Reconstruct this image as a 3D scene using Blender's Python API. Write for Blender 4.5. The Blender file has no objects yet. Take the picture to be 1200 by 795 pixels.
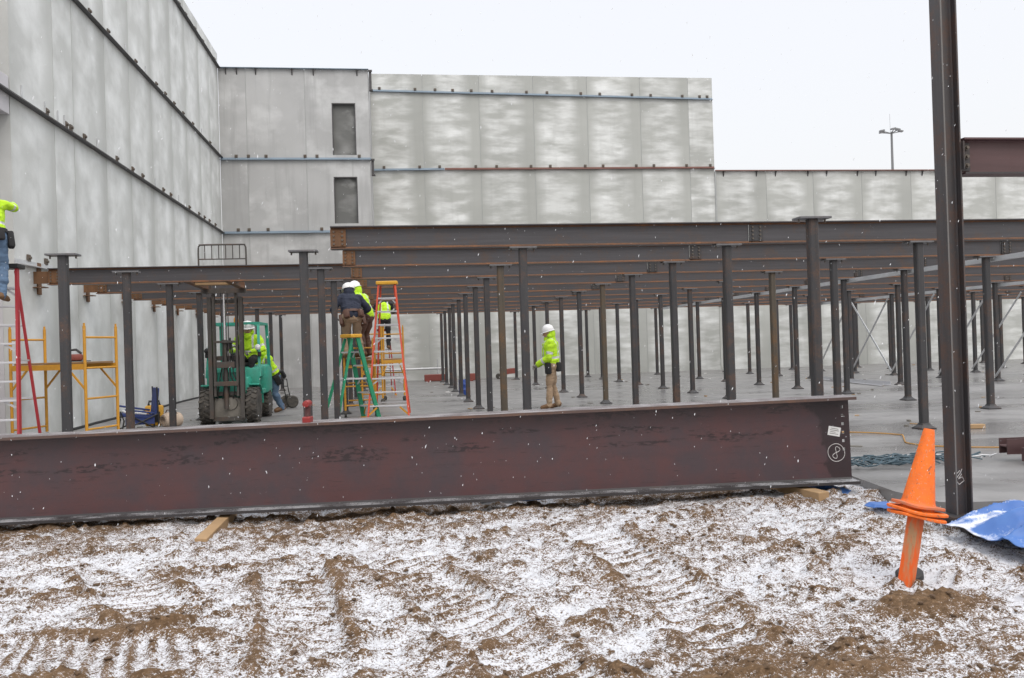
import bpy, bmesh, math, random
import numpy as np
from mathutils import Vector, Matrix, Euler

SC = bpy.context.scene
COL = SC.collection
rnd = random.Random(7)
R = math.radians
PI = math.pi

# ------------------------------------------------------------------ helpers
def link(o, parent=None):
    COL.objects.link(o)
    if parent is not None:
        o.parent = parent
    return o

def tag(o, label=None, cat=None, group=None, kind=None):
    if label: o['label'] = label
    if cat: o['category'] = cat
    if group: o['group'] = group
    if kind: o['kind'] = kind
    return o

def empty(name, loc=(0, 0, 0), rz=0.0, label=None, cat=None, group=None):
    o = bpy.data.objects.new(name, None)
    o.empty_display_size = 0.2
    o.location = loc
    o.rotation_euler = (0, 0, rz)
    link(o)
    return tag(o, label, cat, group)

def frame_from(d, up=(0, 0, 1)):
    d = Vector(d).normalized()
    u = Vector(up)
    if abs(d.dot(u)) > 0.98:
        u = Vector((0, 1, 0))
    s = d.cross(u).normalized()
    t = s.cross(d).normalized()
    return d, s, t        # along, side, up

class MB:
    """collects shapes, then links them as one mesh object"""
    def __init__(self):
        self.v, self.f, self.m = [], [], []
    def add(self, verts, faces, mi=0):
        n = len(self.v)
        self.v += [tuple(p) for p in verts]
        for f in faces:
            self.f.append(tuple(i + n for i in f))
            self.m.append(mi)
        return self
    def box(self, c, s, rot=None, mi=0, b=0.0):
        hx, hy, hz = s[0] / 2, s[1] / 2, s[2] / 2
        b = min(b, hx * .8, hy * .8, hz * .8)
        c = Vector(c)
        if b <= 0:
            P = [Vector((x, y, z)) for x in (-hx, hx) for y in (-hy, hy) for z in (-hz, hz)]
            F = [(0, 1, 3, 2), (4, 6, 7, 5), (0, 4, 5, 1), (2, 3, 7, 6), (0, 2, 6, 4), (1, 5, 7, 3)]
        else:
            bm = bmesh.new()
            bmesh.ops.create_cube(bm, size=1.0, matrix=Matrix.Diagonal((s[0], s[1], s[2], 1)))
            bmesh.ops.bevel(bm, geom=bm.edges[:], offset=b, segments=2, affect='EDGES', profile=.5)
            bm.verts.ensure_lookup_table()
            P = [v.co.copy() for v in bm.verts]
            F = [[v.index for v in f.verts] for f in bm.faces]
            bm.free()
        if rot is not None:
            M = rot if isinstance(rot, Matrix) else Euler(rot).to_matrix()
            P = [M @ p for p in P]
        return self.add([p + c for p in P], F, mi)
    def bar(self, p0, p1, w, h, up=(0, 0, 1), mi=0):
        p0, p1 = Vector(p0), Vector(p1)
        d, s, t = frame_from(p1 - p0, up)
        V = []
        for p in (p0, p1):
            for a, b in ((-1, -1), (1, -1), (1, 1), (-1, 1)):
                V.append(p + s * (a * w / 2) + t * (b * h / 2))
        return self.add(V, [(0, 1, 2, 3), (7, 6, 5, 4), (0, 4, 5, 1), (1, 5, 6, 2), (2, 6, 7, 3), (3, 7, 4, 0)], mi)
    def sweep(self, p0, p1, prof, up=(0, 0, 1), mi=0, emi=None):
        """closed profile [(side, up)...] swept along a line; emi: dict edge index -> material"""
        p0, p1 = Vector(p0), Vector(p1)
        d, s, t = frame_from(p1 - p0, up)
        n = len(prof)
        V = [p + s * a + t * b for p in (p0, p1) for a, b in prof]
        base = len(self.v)
        self.v += [tuple(q) for q in V]
        for i in range(n):
            j = (i + 1) % n
            self.f.append((base + i, base + n + i, base + n + j, base + j))
            self.m.append((emi or {}).get(i, mi))
        self.f.append(tuple(base + i for i in range(n))); self.m.append(mi)
        self.f.append(tuple(base + n + i for i in reversed(range(n)))); self.m.append(mi)
        return self
    def ibeam(self, p0, p1, h, bf, tf, tw, up=(0, 0, 1), mi=0, edge=None, fil=None):
        a, w, H = bf / 2, tw / 2, h / 2
        r = fil or min(tw, .012)
        prof = [(-a, -H), (a, -H), (a, -H + tf), (w + r, -H + tf), (w, -H + tf + r), (w, H - tf - r), (w + r, H - tf), (a, H - tf), (a, H),
                (-a, H), (-a, H - tf), (-w - r, H - tf), (-w, H - tf - r), (-w, -H + tf + r), (-w - r, -H + tf), (-a, -H + tf)]
        emi = ({1: edge, 15: edge, 3: edge, 13: edge, 5: edge, 11: edge} if fil else {1: edge, 15: edge}) if edge is not None else None
        return self.sweep(p0, p1, prof, up, mi, emi)
    def angle(self, p0, p1, a, b, t, up=(0, 0, 1), mi=0, sgn=1):
        prof = [(0, 0), (sgn * a, 0), (sgn * a, t), (sgn * t, t), (sgn * t, b), (0, b)]
        return self.sweep(p0, p1, prof, up, mi)
    def cyl(self, p0, p1, r0, r1=None, n=12, mi=0):
        r1 = r0 if r1 is None else r1
        p0, p1 = Vector(p0), Vector(p1)
        d, s, t = frame_from(p1 - p0)
        V = []
        for p, r in ((p0, r0), (p1, r1)):
            for i in range(n):
                a = 2 * PI * i / n
                V.append(p + s * (math.cos(a) * r) + t * (math.sin(a) * r))
        F = [(i, i + n, (i + 1) % n + n, (i + 1) % n) for i in range(n)]
        F += [tuple(range(n)), tuple(reversed(range(n, 2 * n)))]
        return self.add(V, F, mi)
    def tube(self, pts, r, n=8, mi=0):
        pts = [Vector(p) for p in pts]
        V, F = [], []
        for k, p in enumerate(pts):
            d = (pts[min(k + 1, len(pts) - 1)] - pts[max(k - 1, 0)])
            d, s, t = frame_from(d)
            rr = r[k] if isinstance(r, (list, tuple)) else r
            for i in range(n):
                a = 2 * PI * i / n
                V.append(p + s * (math.cos(a) * rr) + t * (math.sin(a) * rr))
        for k in range(len(pts) - 1):
            for i in range(n):
                j = (i + 1) % n
                F.append((k * n + i, (k + 1) * n + i, (k + 1) * n + j, k * n + j))
        F.append(tuple(range(n)))
        F.append(tuple(reversed(range((len(pts) - 1) * n, len(pts) * n))))
        return self.add(V, F, mi)
    def lathe(self, prof, n=24, c=(0, 0, 0), axis=None, mi=0):
        """profile [(r, z)...] round an axis matrix (3x3), closed at both ends if r>0"""
        c = Vector(c)
        M = axis or Matrix.Identity(3)
        V, F = [], []
        for r, z in prof:
            for i in range(n):
                a = 2 * PI * i / n
                V.append(c + M @ Vector((r * math.cos(a), r * math.sin(a), z)))
        for k in range(len(prof) - 1):
            for i in range(n):
                j = (i + 1) % n
                F.append((k * n + i, k * n + j, (k + 1) * n + j, (k + 1) * n + i))
        if prof[0][0] > 1e-6: F.append(tuple(reversed(range(n))))
        if prof[-1][0] > 1e-6: F.append(tuple(range((len(prof) - 1) * n, len(prof) * n)))
        return self.add(V, F, mi)
    def prism(self, poly, p0, ax, ay, az, depth, mi=0):
        """2D polygon in plane (ax, ay) extruded along az"""
        p0, ax, ay, az = Vector(p0), Vector(ax), Vector(ay), Vector(az)
        n = len(poly)
        V = [p0 + ax * a + ay * b for a, b in poly] + [p0 + ax * a + ay * b + az * depth for a, b in poly]
        F = [tuple(reversed(range(n))), tuple(range(n, 2 * n))]
        F += [(i, (i + 1) % n, (i + 1) % n + n, i + n) for i in range(n)]
        return self.add(V, F, mi)
    def build(self, name, mats, parent=None, smooth=False, loc=None, fix=True):
        me = bpy.data.meshes.new(name)
        me.from_pydata(self.v, [], self.f)
        if not isinstance(mats, (list, tuple)): mats = [mats]
        for m in mats: me.materials.append(m)
        me.polygons.foreach_set('material_index', self.m)
        if fix:
            bm = bmesh.new(); bm.from_mesh(me)
            bmesh.ops.recalc_face_normals(bm, faces=bm.faces[:])
            bm.to_mesh(me); bm.free()
        if smooth:
            me.polygons.foreach_set('use_smooth', [True] * len(me.polygons))
            try:
                me.set_sharp_from_angle(angle=R(40))
            except Exception:
                pass
        o = bpy.data.objects.new(name, me)
        if loc is not None: o.location = loc
        return link(o, parent)

def copy_tree(o, parent=None):
    c = o.copy()
    COL.objects.link(c)
    c.parent = parent
    for ch in [x for x in bpy.data.objects if x.parent == o]:
        copy_tree(ch, c)
    return c

# ------------------------------------------------------------------ materials
class NT:
    def __init__(self, name):
        self.mat = bpy.data.materials.new(name)
        self.mat.use_nodes = True
        self.t = self.mat.node_tree
        self.n, self.l = self.t.nodes, self.t.links
        self.b = self.n['Principled BSDF']
        self.tc = None
    def node(self, typ, **kw):
        nd = self.n.new(typ)
        for k, v in kw.items(): setattr(nd, k, v)
        return nd
    def coord(self, kind='Object', scale=(1, 1, 1), rand=0.0, rot=(0, 0, 0)):
        tc = self.node('ShaderNodeTexCoord')
        mp = self.node('ShaderNodeMapping')
        mp.inputs['Scale'].default_value = scale
        mp.inputs['Rotation'].default_value = rot
        self.l.new(tc.outputs[kind], mp.inputs['Vector'])
        if rand:
            oi = self.node('ShaderNodeObjectInfo')
            m = self.node('ShaderNodeMath', operation='MULTIPLY')
            m.inputs[1].default_value = rand
            self.l.new(oi.outputs['Random'], m.inputs[0])
            cb = self.node('ShaderNodeCombineXYZ')
            for i in range(3): self.l.new(m.outputs[0], cb.inputs[i])
            self.l.new(cb.outputs[0], mp.inputs['Location'])
        return mp.outputs[0]
    def noise(self, vec, scale, detail=4, rough=.55, dist=0.0):
        nd = self.node('ShaderNodeTexNoise')
        nd.inputs['Scale'].default_value = scale
        nd.inputs['Detail'].default_value = detail
        nd.inputs['Roughness'].default_value = rough
        nd.inputs['Distortion'].default_value = dist
        self.l.new(vec, nd.inputs['Vector'])
        return nd.outputs['Fac']
    def ramp(self, fac, a, b, ca=(0, 0, 0, 1), cb=(1, 1, 1, 1)):
        nd = self.node('ShaderNodeValToRGB')
        e = nd.color_ramp.elements
        e[0].position, e[1].position = a, b
        e[0].color, e[1].color = ca, cb
        self.l.new(fac, nd.inputs['Fac'])
        return nd.outputs['Color']
    def mix(self, fac, a, b, mode='MIX'):
        nd = self.node('ShaderNodeMix', data_type='RGBA', blend_type=mode)
        for sock, val in ((nd.inputs[0], fac), (nd.inputs[6], a), (nd.inputs[7], b)):
            if isinstance(val, (int, float)): sock.default_value = val
            elif isinstance(val, (tuple, list)): sock.default_value = (*val[:3], 1)
            else: self.l.new(val, sock)
        return nd.outputs[2]
    def math(self, op, a, b=0.0, clamp=False):
        nd = self.node('ShaderNodeMath', operation=op, use_clamp=clamp)
        for sock, val in ((nd.inputs[0], a), (nd.inputs[1], b)):
            if isinstance(val, (int, float)): sock.default_value = val
            else: self.l.new(val, sock)
        return nd.outputs[0]
    def bump(self, h, strength=.3, dist=.01):
        nd = self.node('ShaderNodeBump')
        nd.inputs['Strength'].default_value = strength
        nd.inputs['Distance'].default_value = dist
        self.l.new(h, nd.inputs['Height'])
        self.l.new(nd.outputs[0], self.b.inputs['Normal'])
    def out(self, color=None, rough=.6, metal=0.0, spec=.5):
        if color is not None:
            if isinstance(color, (tuple, list)): self.b.inputs['Base Color'].default_value = (*color[:3], 1)
            else: self.l.new(color, self.b.inputs['Base Color'])
        if isinstance(rough, (int, float)): self.b.inputs['Roughness'].default_value = rough
        else: self.l.new(rough, self.b.inputs['Roughness'])
        self.b.inputs['Metallic'].default_value = metal
        self.b.inputs['Specular IOR Level'].default_value = spec
        return self.mat

def m_paint(name, col, rough=.5, dirt=.25, dirtcol=(.06, .05, .04), metal=0.0, scale=9, spec=.5):
    t = NT(name)
    v = t.coord('Object', rand=20)
    n = t.noise(v, scale, 6, .65)
    n2 = t.noise(v, scale * 6, 3)
    c = t.mix(t.math('MULTIPLY', t.ramp(n, .42, .8), dirt), col, dirtcol)
    c = t.mix(t.math('MULTIPLY', n2, .22), c, tuple(x * .6 for x in col))
    t.bump(n2, .12, .003)
    return t.out(c, rough, metal, spec)

def m_steel(name, col, rust=.25, rough=.5, rustcol=(.13, .06, .028), streak=(6, 6, .7), metal=.0, spec=.5, tint=.35):
    """dark mill-scale steel with rust bloom, each object a little different"""
    t = NT(name)
    v = t.coord('Object', rand=37)
    vs = t.coord('Object', scale=streak, rand=37)
    n = t.noise(v, 3.1, 8, .68)
    ns = t.noise(vs, 3.0, 5, .6)
    nf = t.noise(v, 42, 4, .7)
    oi = t.node('ShaderNodeObjectInfo')
    k = t.math('MULTIPLY', oi.outputs['Random'], tint)
    c = t.mix(k, tuple(x * 1.12 for x in col), tuple(x * .62 for x in col))
    c = t.mix(t.math('MULTIPLY', t.ramp(ns, .35, .72), .55), c, tuple(x * 1.7 for x in col))
    rm = t.ramp(t.math('ADD', t.math('MULTIPLY', n, .7), t.math('MULTIPLY', nf, .3)), .47 + .08 * (1 - rust), .64)
    c = t.mix(t.math('MULTIPLY', rm, rust), c, rustcol)
    c = t.mix(t.math('MULTIPLY', t.ramp(nf, .62, .75), .35), c, (.16, .155, .15))
    t.bump(nf, .15, .002)
    rg = t.math('ADD', t.math('MULTIPLY', n, .3), rough - .15)
    return t.out(c, rg, metal, spec)

def m_concrete(name, dark, light, blotch=(.5, 1, 1.5), amt=.8, rot=(0, 0, 0), stain=.2, half=0, brush=(.55, 1, 2.2), wash=.06):
    t = NT(name)
    v = t.coord('Object', scale=blotch, rand=53, rot=rot)
    v2 = t.coord('Object', rand=53)
    vs = t.coord('Object', scale=(3.2, 1, .22), rand=31)
    n = t.noise(v, 1.2, 5, .55, .12)
    n2 = t.noise(v2, .35, 3)
    nf = t.noise(v2, 30, 5, .7)
    ns = t.noise(vs, 1.6, 4, .6)
    oi = t.node('ShaderNodeObjectInfo')
    base = t.mix(oi.outputs['Random'], tuple(x * .93 for x in dark), tuple(x * 1.07 for x in dark))
    base = t.mix(t.ramp(n2, .35, .65), base, tuple(x * .86 for x in dark))
    m = t.math('MULTIPLY', t.ramp(n, .46, .64), t.ramp(t.noise(v2, .55, 2), .36, .56))
    if half:
        # trowelled bright field in the middle of each panel, plain margins along the joints
        vb = t.coord('Object', scale=brush, rand=71, rot=rot)
        br = t.noise(vb, 1.5, 4, .52, .1)
        so_ = t.node('ShaderNodeSeparateXYZ'); tc_ = t.node('ShaderNodeTexCoord'); t.l.new(tc_.outputs['Object'], so_.inputs[0])
        ax_ = t.math('ADD', t.math('ABSOLUTE', t.math('ADD', so_.outputs['X'], .16)), t.math('MULTIPLY', t.math('SUBTRACT', n2, .5), .5))
        fld = t.ramp(ax_, half * .45, half * .98, (1, 1, 1, 1), (.06, .06, .06, 1))
        m = t.math('MULTIPLY', t.math('ADD', t.math('ADD', t.math('MULTIPLY', m, .40), t.math('MULTIPLY', t.ramp(br, .40, .68), .62)), wash, True), fld)
    c = t.mix(t.math('MULTIPLY', m, amt), base, light)
    c = t.mix(t.math('MULTIPLY', t.ramp(ns, .52, .8), stain), c, tuple(x * .72 for x in dark))
    c = t.mix(t.math('MULTIPLY', nf, .22), c, tuple(x * .7 for x in dark))
    t.bump(t.math('ADD', nf, n), .12, .006)
    return t.out(c, .85, 0, .3)

M = {}
M['panel_side'] = m_concrete('panel_concrete_side', (.525, .537, .517), (.84, .86, .855), (.9, 1, .8), .9, (0, R(-24), 0), half=1.0, brush=(.8, 1, 1.0), wash=.22)
M['panel_back'] = m_concrete('panel_concrete_back', (.435, .447, .424), (.82, .84, .835), (.6, 1, 1.6), .95, half=1.2)
M['panel_plain'] = m_concrete('panel_concrete_plain', (.445, .45, .45), (.59, .60, .60), (.7, 1, .9), .8, stain=.75)
M['sealant'] = m_paint('joint_sealant', (.40, .415, .41), .9, .2)
M['recess'] = m_concrete('recess_concrete', (.17, .173, .168), (.46, .465, .46), (.9, 1, 1.6), .8)
M['spandrel'] = m_paint('pale_spandrel', (.56, .55, .57), .85, .12, (.4, .4, .4))
M['steel'] = m_steel('mill_steel', (.033, .0325, .035), .55, tint=.7, streak=(9, 9, .5))
M['steel_rusty'] = m_steel('mill_steel_rusty', (.062, .05, .036), .75, rustcol=(.15, .075, .025), streak=(9, 9, .5))
M['beam'] = m_steel('beam_steel', (.050, .048, .053), .5, rustcol=(.10, .055, .032), streak=(.35, 5, 9))
M['rust_edge'] = m_steel('rusted_edge', (.10, .053, .032), .9, rough=.7, rustcol=(.23, .095, .035))
M['rust_plate'] = m_steel('rusted_plate', (.12, .06, .028), .9, rough=.75, rustcol=(.22, .10, .04), tint=.5)
M['cap'] = m_steel('cap_plate_steel', (.10, .10, .105), .2)
M['rail_dark'] = m_steel('ledger_steel_dark', (.05, .048, .05), .25, streak=(.5, 5, 5))
M['rail_blue'] = m_steel('ledger_steel_blue', (.20, .255, .31), .12, rough=.4, streak=(.5, 5, 5))
M['rail_red'] = m_steel('ledger_steel_primer', (.17, .085, .07), .25, rough=.6, streak=(.5, 5, 5))
M['galv'] = m_steel('galvanised_steel', (.46, .47, .48), .08, rough=.45, metal=.35, streak=(.8, .8, 3), tint=.15)
M['bolt'] = m_steel('bolt_steel', (.09, .075, .06), .5)
M['red_prim'] = m_steel('red_primer_girder', (.065, .033, .034), .3, rustcol=(.07, .028, .022), streak=(.5, 4, 4))
M['yellow'] = m_paint('yellow_paint', (.62, .30, .025), .5, .3, (.18, .10, .04))
M['yellow_cap'] = m_paint('yellow_plastic', (.72, .38, .03), .5, .25)
M['orange_fg'] = m_paint('orange_fibreglass', (.66, .085, .035), .45, .12)
M['red_fg'] = m_paint('red_fibreglass', (.38, .025, .035), .45, .12)
M['green_fg'] = m_paint('green_fibreglass', (.015, .25, .125), .45, .15)
M['alu'] = m_paint('aluminium_step', (.58, .58, .60), .4, .2, (.3, .3, .3), metal=.3)
M['turq'] = m_paint('turquoise_paint', (.035, .36, .26), .45, .5, (.05, .07, .06), scale=5)
M['rubber'] = m_paint('tyre_rubber', (.05, .047, .043), .9, .85, (.16, .14, .115))
M['black'] = m_paint('black_plastic', (.018, .018, .019), .55, .25, (.06, .055, .05))
M['greasy'] = m_steel('greasy_iron', (.055, .05, .045), .5, rough=.5)
M['mudiron'] = m_paint('dirty_axle', (.22, .205, .18), .8, .6, (.05, .042, .035), scale=7)
M['chrome'] = m_paint('piston_chrome', (.75, .75, .77), .15, .05, metal=.9)
M['wood'] = m_paint('raw_timber', (.40, .26, .135), .8, .35, (.16, .10, .055), scale=6)
M['wood_old'] = m_paint('old_timber', (.27, .17, .085), .85, .4, (.09, .06, .04), scale=6)
M['white'] = m_paint('white_plastic', (.78, .78, .78), .35, .08, (.5, .5, .5))
M['lime'] = m_paint('lime_fabric', (.50, .80, .025), .85, .38, (.30, .46, .03), scale=9)
M['refl'] = m_paint('silver_tape', (.55, .56, .56), .5, .15, (.35, .35, .35))
M['navy'] = m_paint('navy_cloth', (.022, .028, .05), .9, .25, (.045, .05, .07), scale=14)
M['khaki'] = m_paint('khaki_cloth', (.35, .25, .165), .9, .35, (.16, .11, .07), scale=10)
M['denim'] = m_paint('blue_denim', (.10, .16, .25), .9, .4, (.045, .07, .12), scale=10)
M['blackcloth'] = m_paint('black_cloth', (.02, .02, .022), .9, .2, (.05, .05, .05), scale=12)
M['leather'] = m_paint('brown_leather', (.10, .045, .028), .6, .3, (.04, .02, .015))
M['boot'] = m_paint('tan_boot', (.16, .085, .04), .8, .4, (.07, .05, .035))
M['skin'] = m_paint('skin', (.50, .30, .21), .55, .1, (.4, .2, .14))
M['eye'] = m_paint('eye_dark', (.03, .02, .018), .3, 0)
M['lip'] = m_paint('lip', (.33, .13, .11), .5, 0)
M['glove'] = m_paint('grey_glove', (.30, .28, .26), .85, .3, (.12, .11, .1))
M['red_tool'] = m_paint('red_plastic', (.26, .022, .02), .4, .15)
M['blue_fab'] = m_paint('blue_nylon', (.025, .045, .17), .7, .2, (.02, .02, .06))
M['drum'] = m_paint('blue_drum', (.015, .06, .30), .45, .15)
M['beige'] = m_paint('beige_canvas', (.52, .42, .33), .85, .3, (.2, .14, .1))
M['redboard'] = m_paint('red_barrier', (.24, .06, .045), .6, .3)
M['cord'] = m_paint('yellow_cord', (.45, .22, .03), .5, .2)
M['cable_b'] = m_paint('teal_cable', (.035, .075, .10), .5, .2, (.2, .2, .2))
M['chalk'] = m_paint('white_chalk', (.62, .60, .58), .95, .5, (.2, .15, .15), scale=60)
M['paper'] = m_paint('white_label', (.74, .74, .72), .7, .1, (.5, .5, .5))
M['snowflake'] = m_paint('snowflake', (.86, .88, .90), .9, 0, spec=.2)
M['snowflake'].node_tree.nodes['Principled BSDF'].inputs['Alpha'].default_value = .72
M['beacon'] = m_paint('amber_lens', (.75, .30, .02), .25, 0)

def m_cone():
    t = NT('cone_orange')
    v = t.coord('Object', rand=9)
    n = t.noise(v, 12, 7, .7); nf = t.noise(v, 55, 4, .75)
    c = t.mix(t.math('MULTIPLY', t.ramp(n, .42, .68), .75), (.84, .16, .010), (.55, .115, .025))
    c = t.mix(t.math('MULTIPLY', t.ramp(nf, .60, .64), .75), c, (.40, .30, .22))
    c = t.mix(t.math('MULTIPLY', t.ramp(t.noise(v, 30, 3), .635, .67), .6), c, (.11, .07, .05))
    t.bump(nf, .2, .002)
    return t.out(c, .5, 0, .4)
M['cone'] = m_cone()

def m_stake():
    t = NT('painted_stake')
    v = t.coord('Object', scale=(2, 2, .5)); vf = t.coord('Object')
    n = t.noise(v, 9, 6, .65); nf = t.noise(vf, 45, 3, .7)
    c = t.mix(t.ramp(n, .42, .60), (.72, .115, .02), (.43, .25, .13))
    c = t.mix(t.math('MULTIPLY', t.ramp(nf, .6, .75), .5), c, (.22, .13, .075))
    t.bump(t.noise(t.coord('Object', scale=(30, 30, 1.2)), 4, 3), .3, .004)
    return t.out(c, .8, 0, .3)
M['stake'] = m_stake()

def m_girder():
    """plate girder web: dull red primer with blue-grey mill scale, black scuffs and rain marks"""
    t = NT('girder_primer')
    v = t.coord('Object'); vl = t.coord('Object', scale=(.55, 3, 3.2))
    n = t.noise(v, 2.2, 8, .66); nl = t.noise(vl, 2.6, 6, .6); nf = t.noise(v, 60, 4, .75)
    c = t.mix(t.ramp(n, .40, .62), (.092, .043, .044), (.064, .044, .050))
    c = t.mix(t.math('MULTIPLY', t.ramp(nl, .54, .72), .38), c, (.05, .034, .037))
    vm = t.coord('Object', scale=(2.2, 3, 30))
    c = t.mix(t.math('MULTIPLY', t.ramp(t.noise(vm, 2.3, 3, .5), .64, .70), .5), c, (.024, .016, .018))
    c = t.mix(t.math('MULTIPLY', t.ramp(nf, .62, .70), .5), c, (.03, .022, .024))
    c = t.mix(t.math('MULTIPLY', t.ramp(t.noise(v, 95, 2), .70, .74), .35), c, (.22, .2, .2))
    sp = t.node('ShaderNodeSeparateXYZ'); t.l.new(v, sp.inputs[0])
    vk = t.coord('Object', scale=(9, 1, 26)); vb_ = t.coord('Object', scale=(.9, 1, 9))
    mk = t.math('MULTIPLY', t.ramp(t.noise(vk, 1.4, 3, .6), .47, .55), t.ramp(t.noise(vb_, 1.3, 2, .5), .53, .60))
    mk = t.math('MULTIPLY', mk, t.ramp(sp.outputs['Z'], .30, .42))
    c = t.mix(t.math('MULTIPLY', mk, .8), c, (.024, .016, .018))
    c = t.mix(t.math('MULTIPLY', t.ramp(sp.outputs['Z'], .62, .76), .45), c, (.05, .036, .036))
    wet = t.ramp(t.math('ADD', t.math('ADD', sp.outputs['X'], t.math('MULTIPLY', sp.outputs['Z'], -.25)), t.math('MULTIPLY', t.math('SUBTRACT', n, .5), .5)), .16, .19, (1, 1, 1, 1), (0, 0, 0, 1))
    c = t.mix(t.math('MULTIPLY', wet, .72), c, (.022, .016, .017))
    t.bump(nf, .15, .002)
    return t.out(c, t.math('ADD', t.math('MULTIPLY', n, .22), .27), 0, .5)
M['girder'] = m_girder()
M['girder_edge'] = m_steel('girder_flange', (.075, .047, .04), .8, rustcol=(.15, .072, .04), streak=(.5, 5, 5))
M['girder_dark'] = m_steel('girder_weld', (.03, .027, .028), .2, streak=(.5, 5, 5))

def m_flange_snow(name, base, amt):
    t = NT(name)
    v = t.coord('Object'); nf = t.noise(v, 70, 4, .75); n = t.noise(v, 4, 5)
    g = t.node('ShaderNodeNewGeometry'); sp = t.node('ShaderNodeSeparateXYZ'); t.l.new(g.outputs['Normal'], sp.inputs[0])
    up = t.ramp(sp.outputs['Z'], .5, .9)
    k = t.math('MULTIPLY', t.ramp(t.math('ADD', t.math('MULTIPLY', nf, .6), t.math('MULTIPLY', n, .4)), .47, .56), up)
    c = t.mix(t.math('MULTIPLY', k, amt), t.mix(n, tuple(x * .7 for x in base), tuple(x * 1.4 for x in base)), (.62, .63, .65))
    return t.out(c, .6)
M['flange_snow'] = m_flange_snow('low_flange_dusted', (.032, .028, .029), .55)
M['flange_top'] = m_flange_snow('top_flange_dusted', (.11, .09, .088), .28)

def m_slab():
    t = NT('wet_slab')
    v = t.coord('Object'); vs = t.coord('Object', scale=(.5, 1.6, 1))
    n = t.noise(vs, .42, 6, .58, .3); nm = t.noise(v, 1.7, 6, .65); nf = t.noise(v, 45, 4, .7)
    c = t.mix(t.ramp(n, .40, .62), (.185, .18, .177), (.255, .248, .242))
    c = t.mix(t.math('MULTIPLY', t.ramp(nm, .50, .70), .6), c, (.125, .12, .117))
    c = t.mix(t.math('MULTIPLY', t.ramp(t.noise(t.coord('Object', scale=(.7, 1.4, 1)), 1.1, 5, .6, .4), .60, .66), .55), c, (.105, .10, .098))
    c = t.mix(t.math('MULTIPLY', nf, .25), c, (.17, .165, .16))
    rg = t.math('ADD', t.math('MULTIPLY', t.ramp(n, .40, .62), .36), .25)
    t.bump(t.math('ADD', nf, nm), .08, .004)
    return t.out(c, rg, 0, .5)
M['slab'] = m_slab()

def m_ground():
    t = NT('snowy_mud')
    at = t.node('ShaderNodeAttribute', attribute_name='snow')
    v = t.coord('Object'); va = t.coord('Object', scale=(.85, 1.1, 1), rot=(0, 0, R(-18)))
    nf = t.noise(va, 85, 4, .75); nff = t.noise(v, 230, 2, .6); nm = t.noise(va, 21, 5, .7); nl = t.noise(v, 2.3, 4)
    mud = t.mix(t.ramp(nm, .35, .7), (.060, .036, .019), (.19, .118, .065))
    mud = t.mix(t.math('MULTIPLY', t.ramp(nl, .4, .65), .5), mud, (.14, .085, .047))
    mud = t.mix(t.math('MULTIPLY', t.ramp(nf, .52, .66), .5), mud, (.25, .165, .10))
    s = t.math('ADD', at.outputs['Fac'], t.math('MULTIPLY', t.math('SUBTRACT', nf, .5), 4.2))
    s = t.math('ADD', s, t.math('MULTIPLY', t.math('SUBTRACT', nm, .5), 2.4))
    s = t.math('ADD', s, t.math('MULTIPLY', t.math('SUBTRACT', nff, .5), 2.0))
    mask = t.math('MULTIPLY', t.ramp(s, .40, .68), .95)
    snow = t.mix(t.ramp(nf, .35, .65), (.50, .51, .54), (.66, .67, .70))
    c = t.mix(mask, mud, snow)
    t.bump(t.math('ADD', t.math('MULTIPLY', nf, .6), nm), .7, .014)
    return t.out(c, .92, 0, .2)
M['ground'] = m_ground()

def m_tarp():
    t = NT('blue_tarp')
    at = t.node('ShaderNodeAttribute', attribute_name='snow')
    v = t.coord('Object')
    nf = t.noise(v, 40, 5, .75); nm = t.noise(v, 6, 4)
    blue = t.mix(nm, (.035, .10, .33), (.08, .19, .46))
    s = t.math('ADD', at.outputs['Fac'], t.math('MULTIPLY', t.math('SUBTRACT', nf, .5), .9))
    c = t.mix(t.math('MULTIPLY', t.ramp(s, .36, .80), .92), blue, (.76, .78, .82))
    t.bump(nf, .2, .004)
    return t.out(c, .45, 0, .4)
M['tarp'] = m_tarp()

# ------------------------------------------------------------------ camera
CAMLOC = Vector((0, 0, 1.3971))
f_px = 987.457
yaw, pit, roll = .1337, .0066, -.0302
import json as _j
def cam_axes():
    F = Vector((math.sin(yaw) * math.cos(pit), math.cos(yaw) * math.cos(pit), math.sin(pit)))
    Rr = Vector((math.cos(yaw), -math.sin(yaw), 0))
    U = Rr.cross(F)
    R2 = Rr * math.cos(roll) + U * math.sin(roll)
    U2 = -Rr * math.sin(roll) + U * math.cos(roll)
    return R2, U2, F
cr, cu, cf = cam_axes()
cd = bpy.data.cameras.new('camera')
cam = bpy.data.objects.new('camera', cd)
COL.objects.link(cam)
m3 = Matrix((cr, cu, -cf)).transposed()
cam.matrix_world = Matrix.Translation(CAMLOC) @ m3.to_4x4()
cd.sensor_width = 36
cd.lens = f_px / 1200 * 36
cd.clip_start = .05
cd.clip_end = 2000
SC.camera = cam

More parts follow.
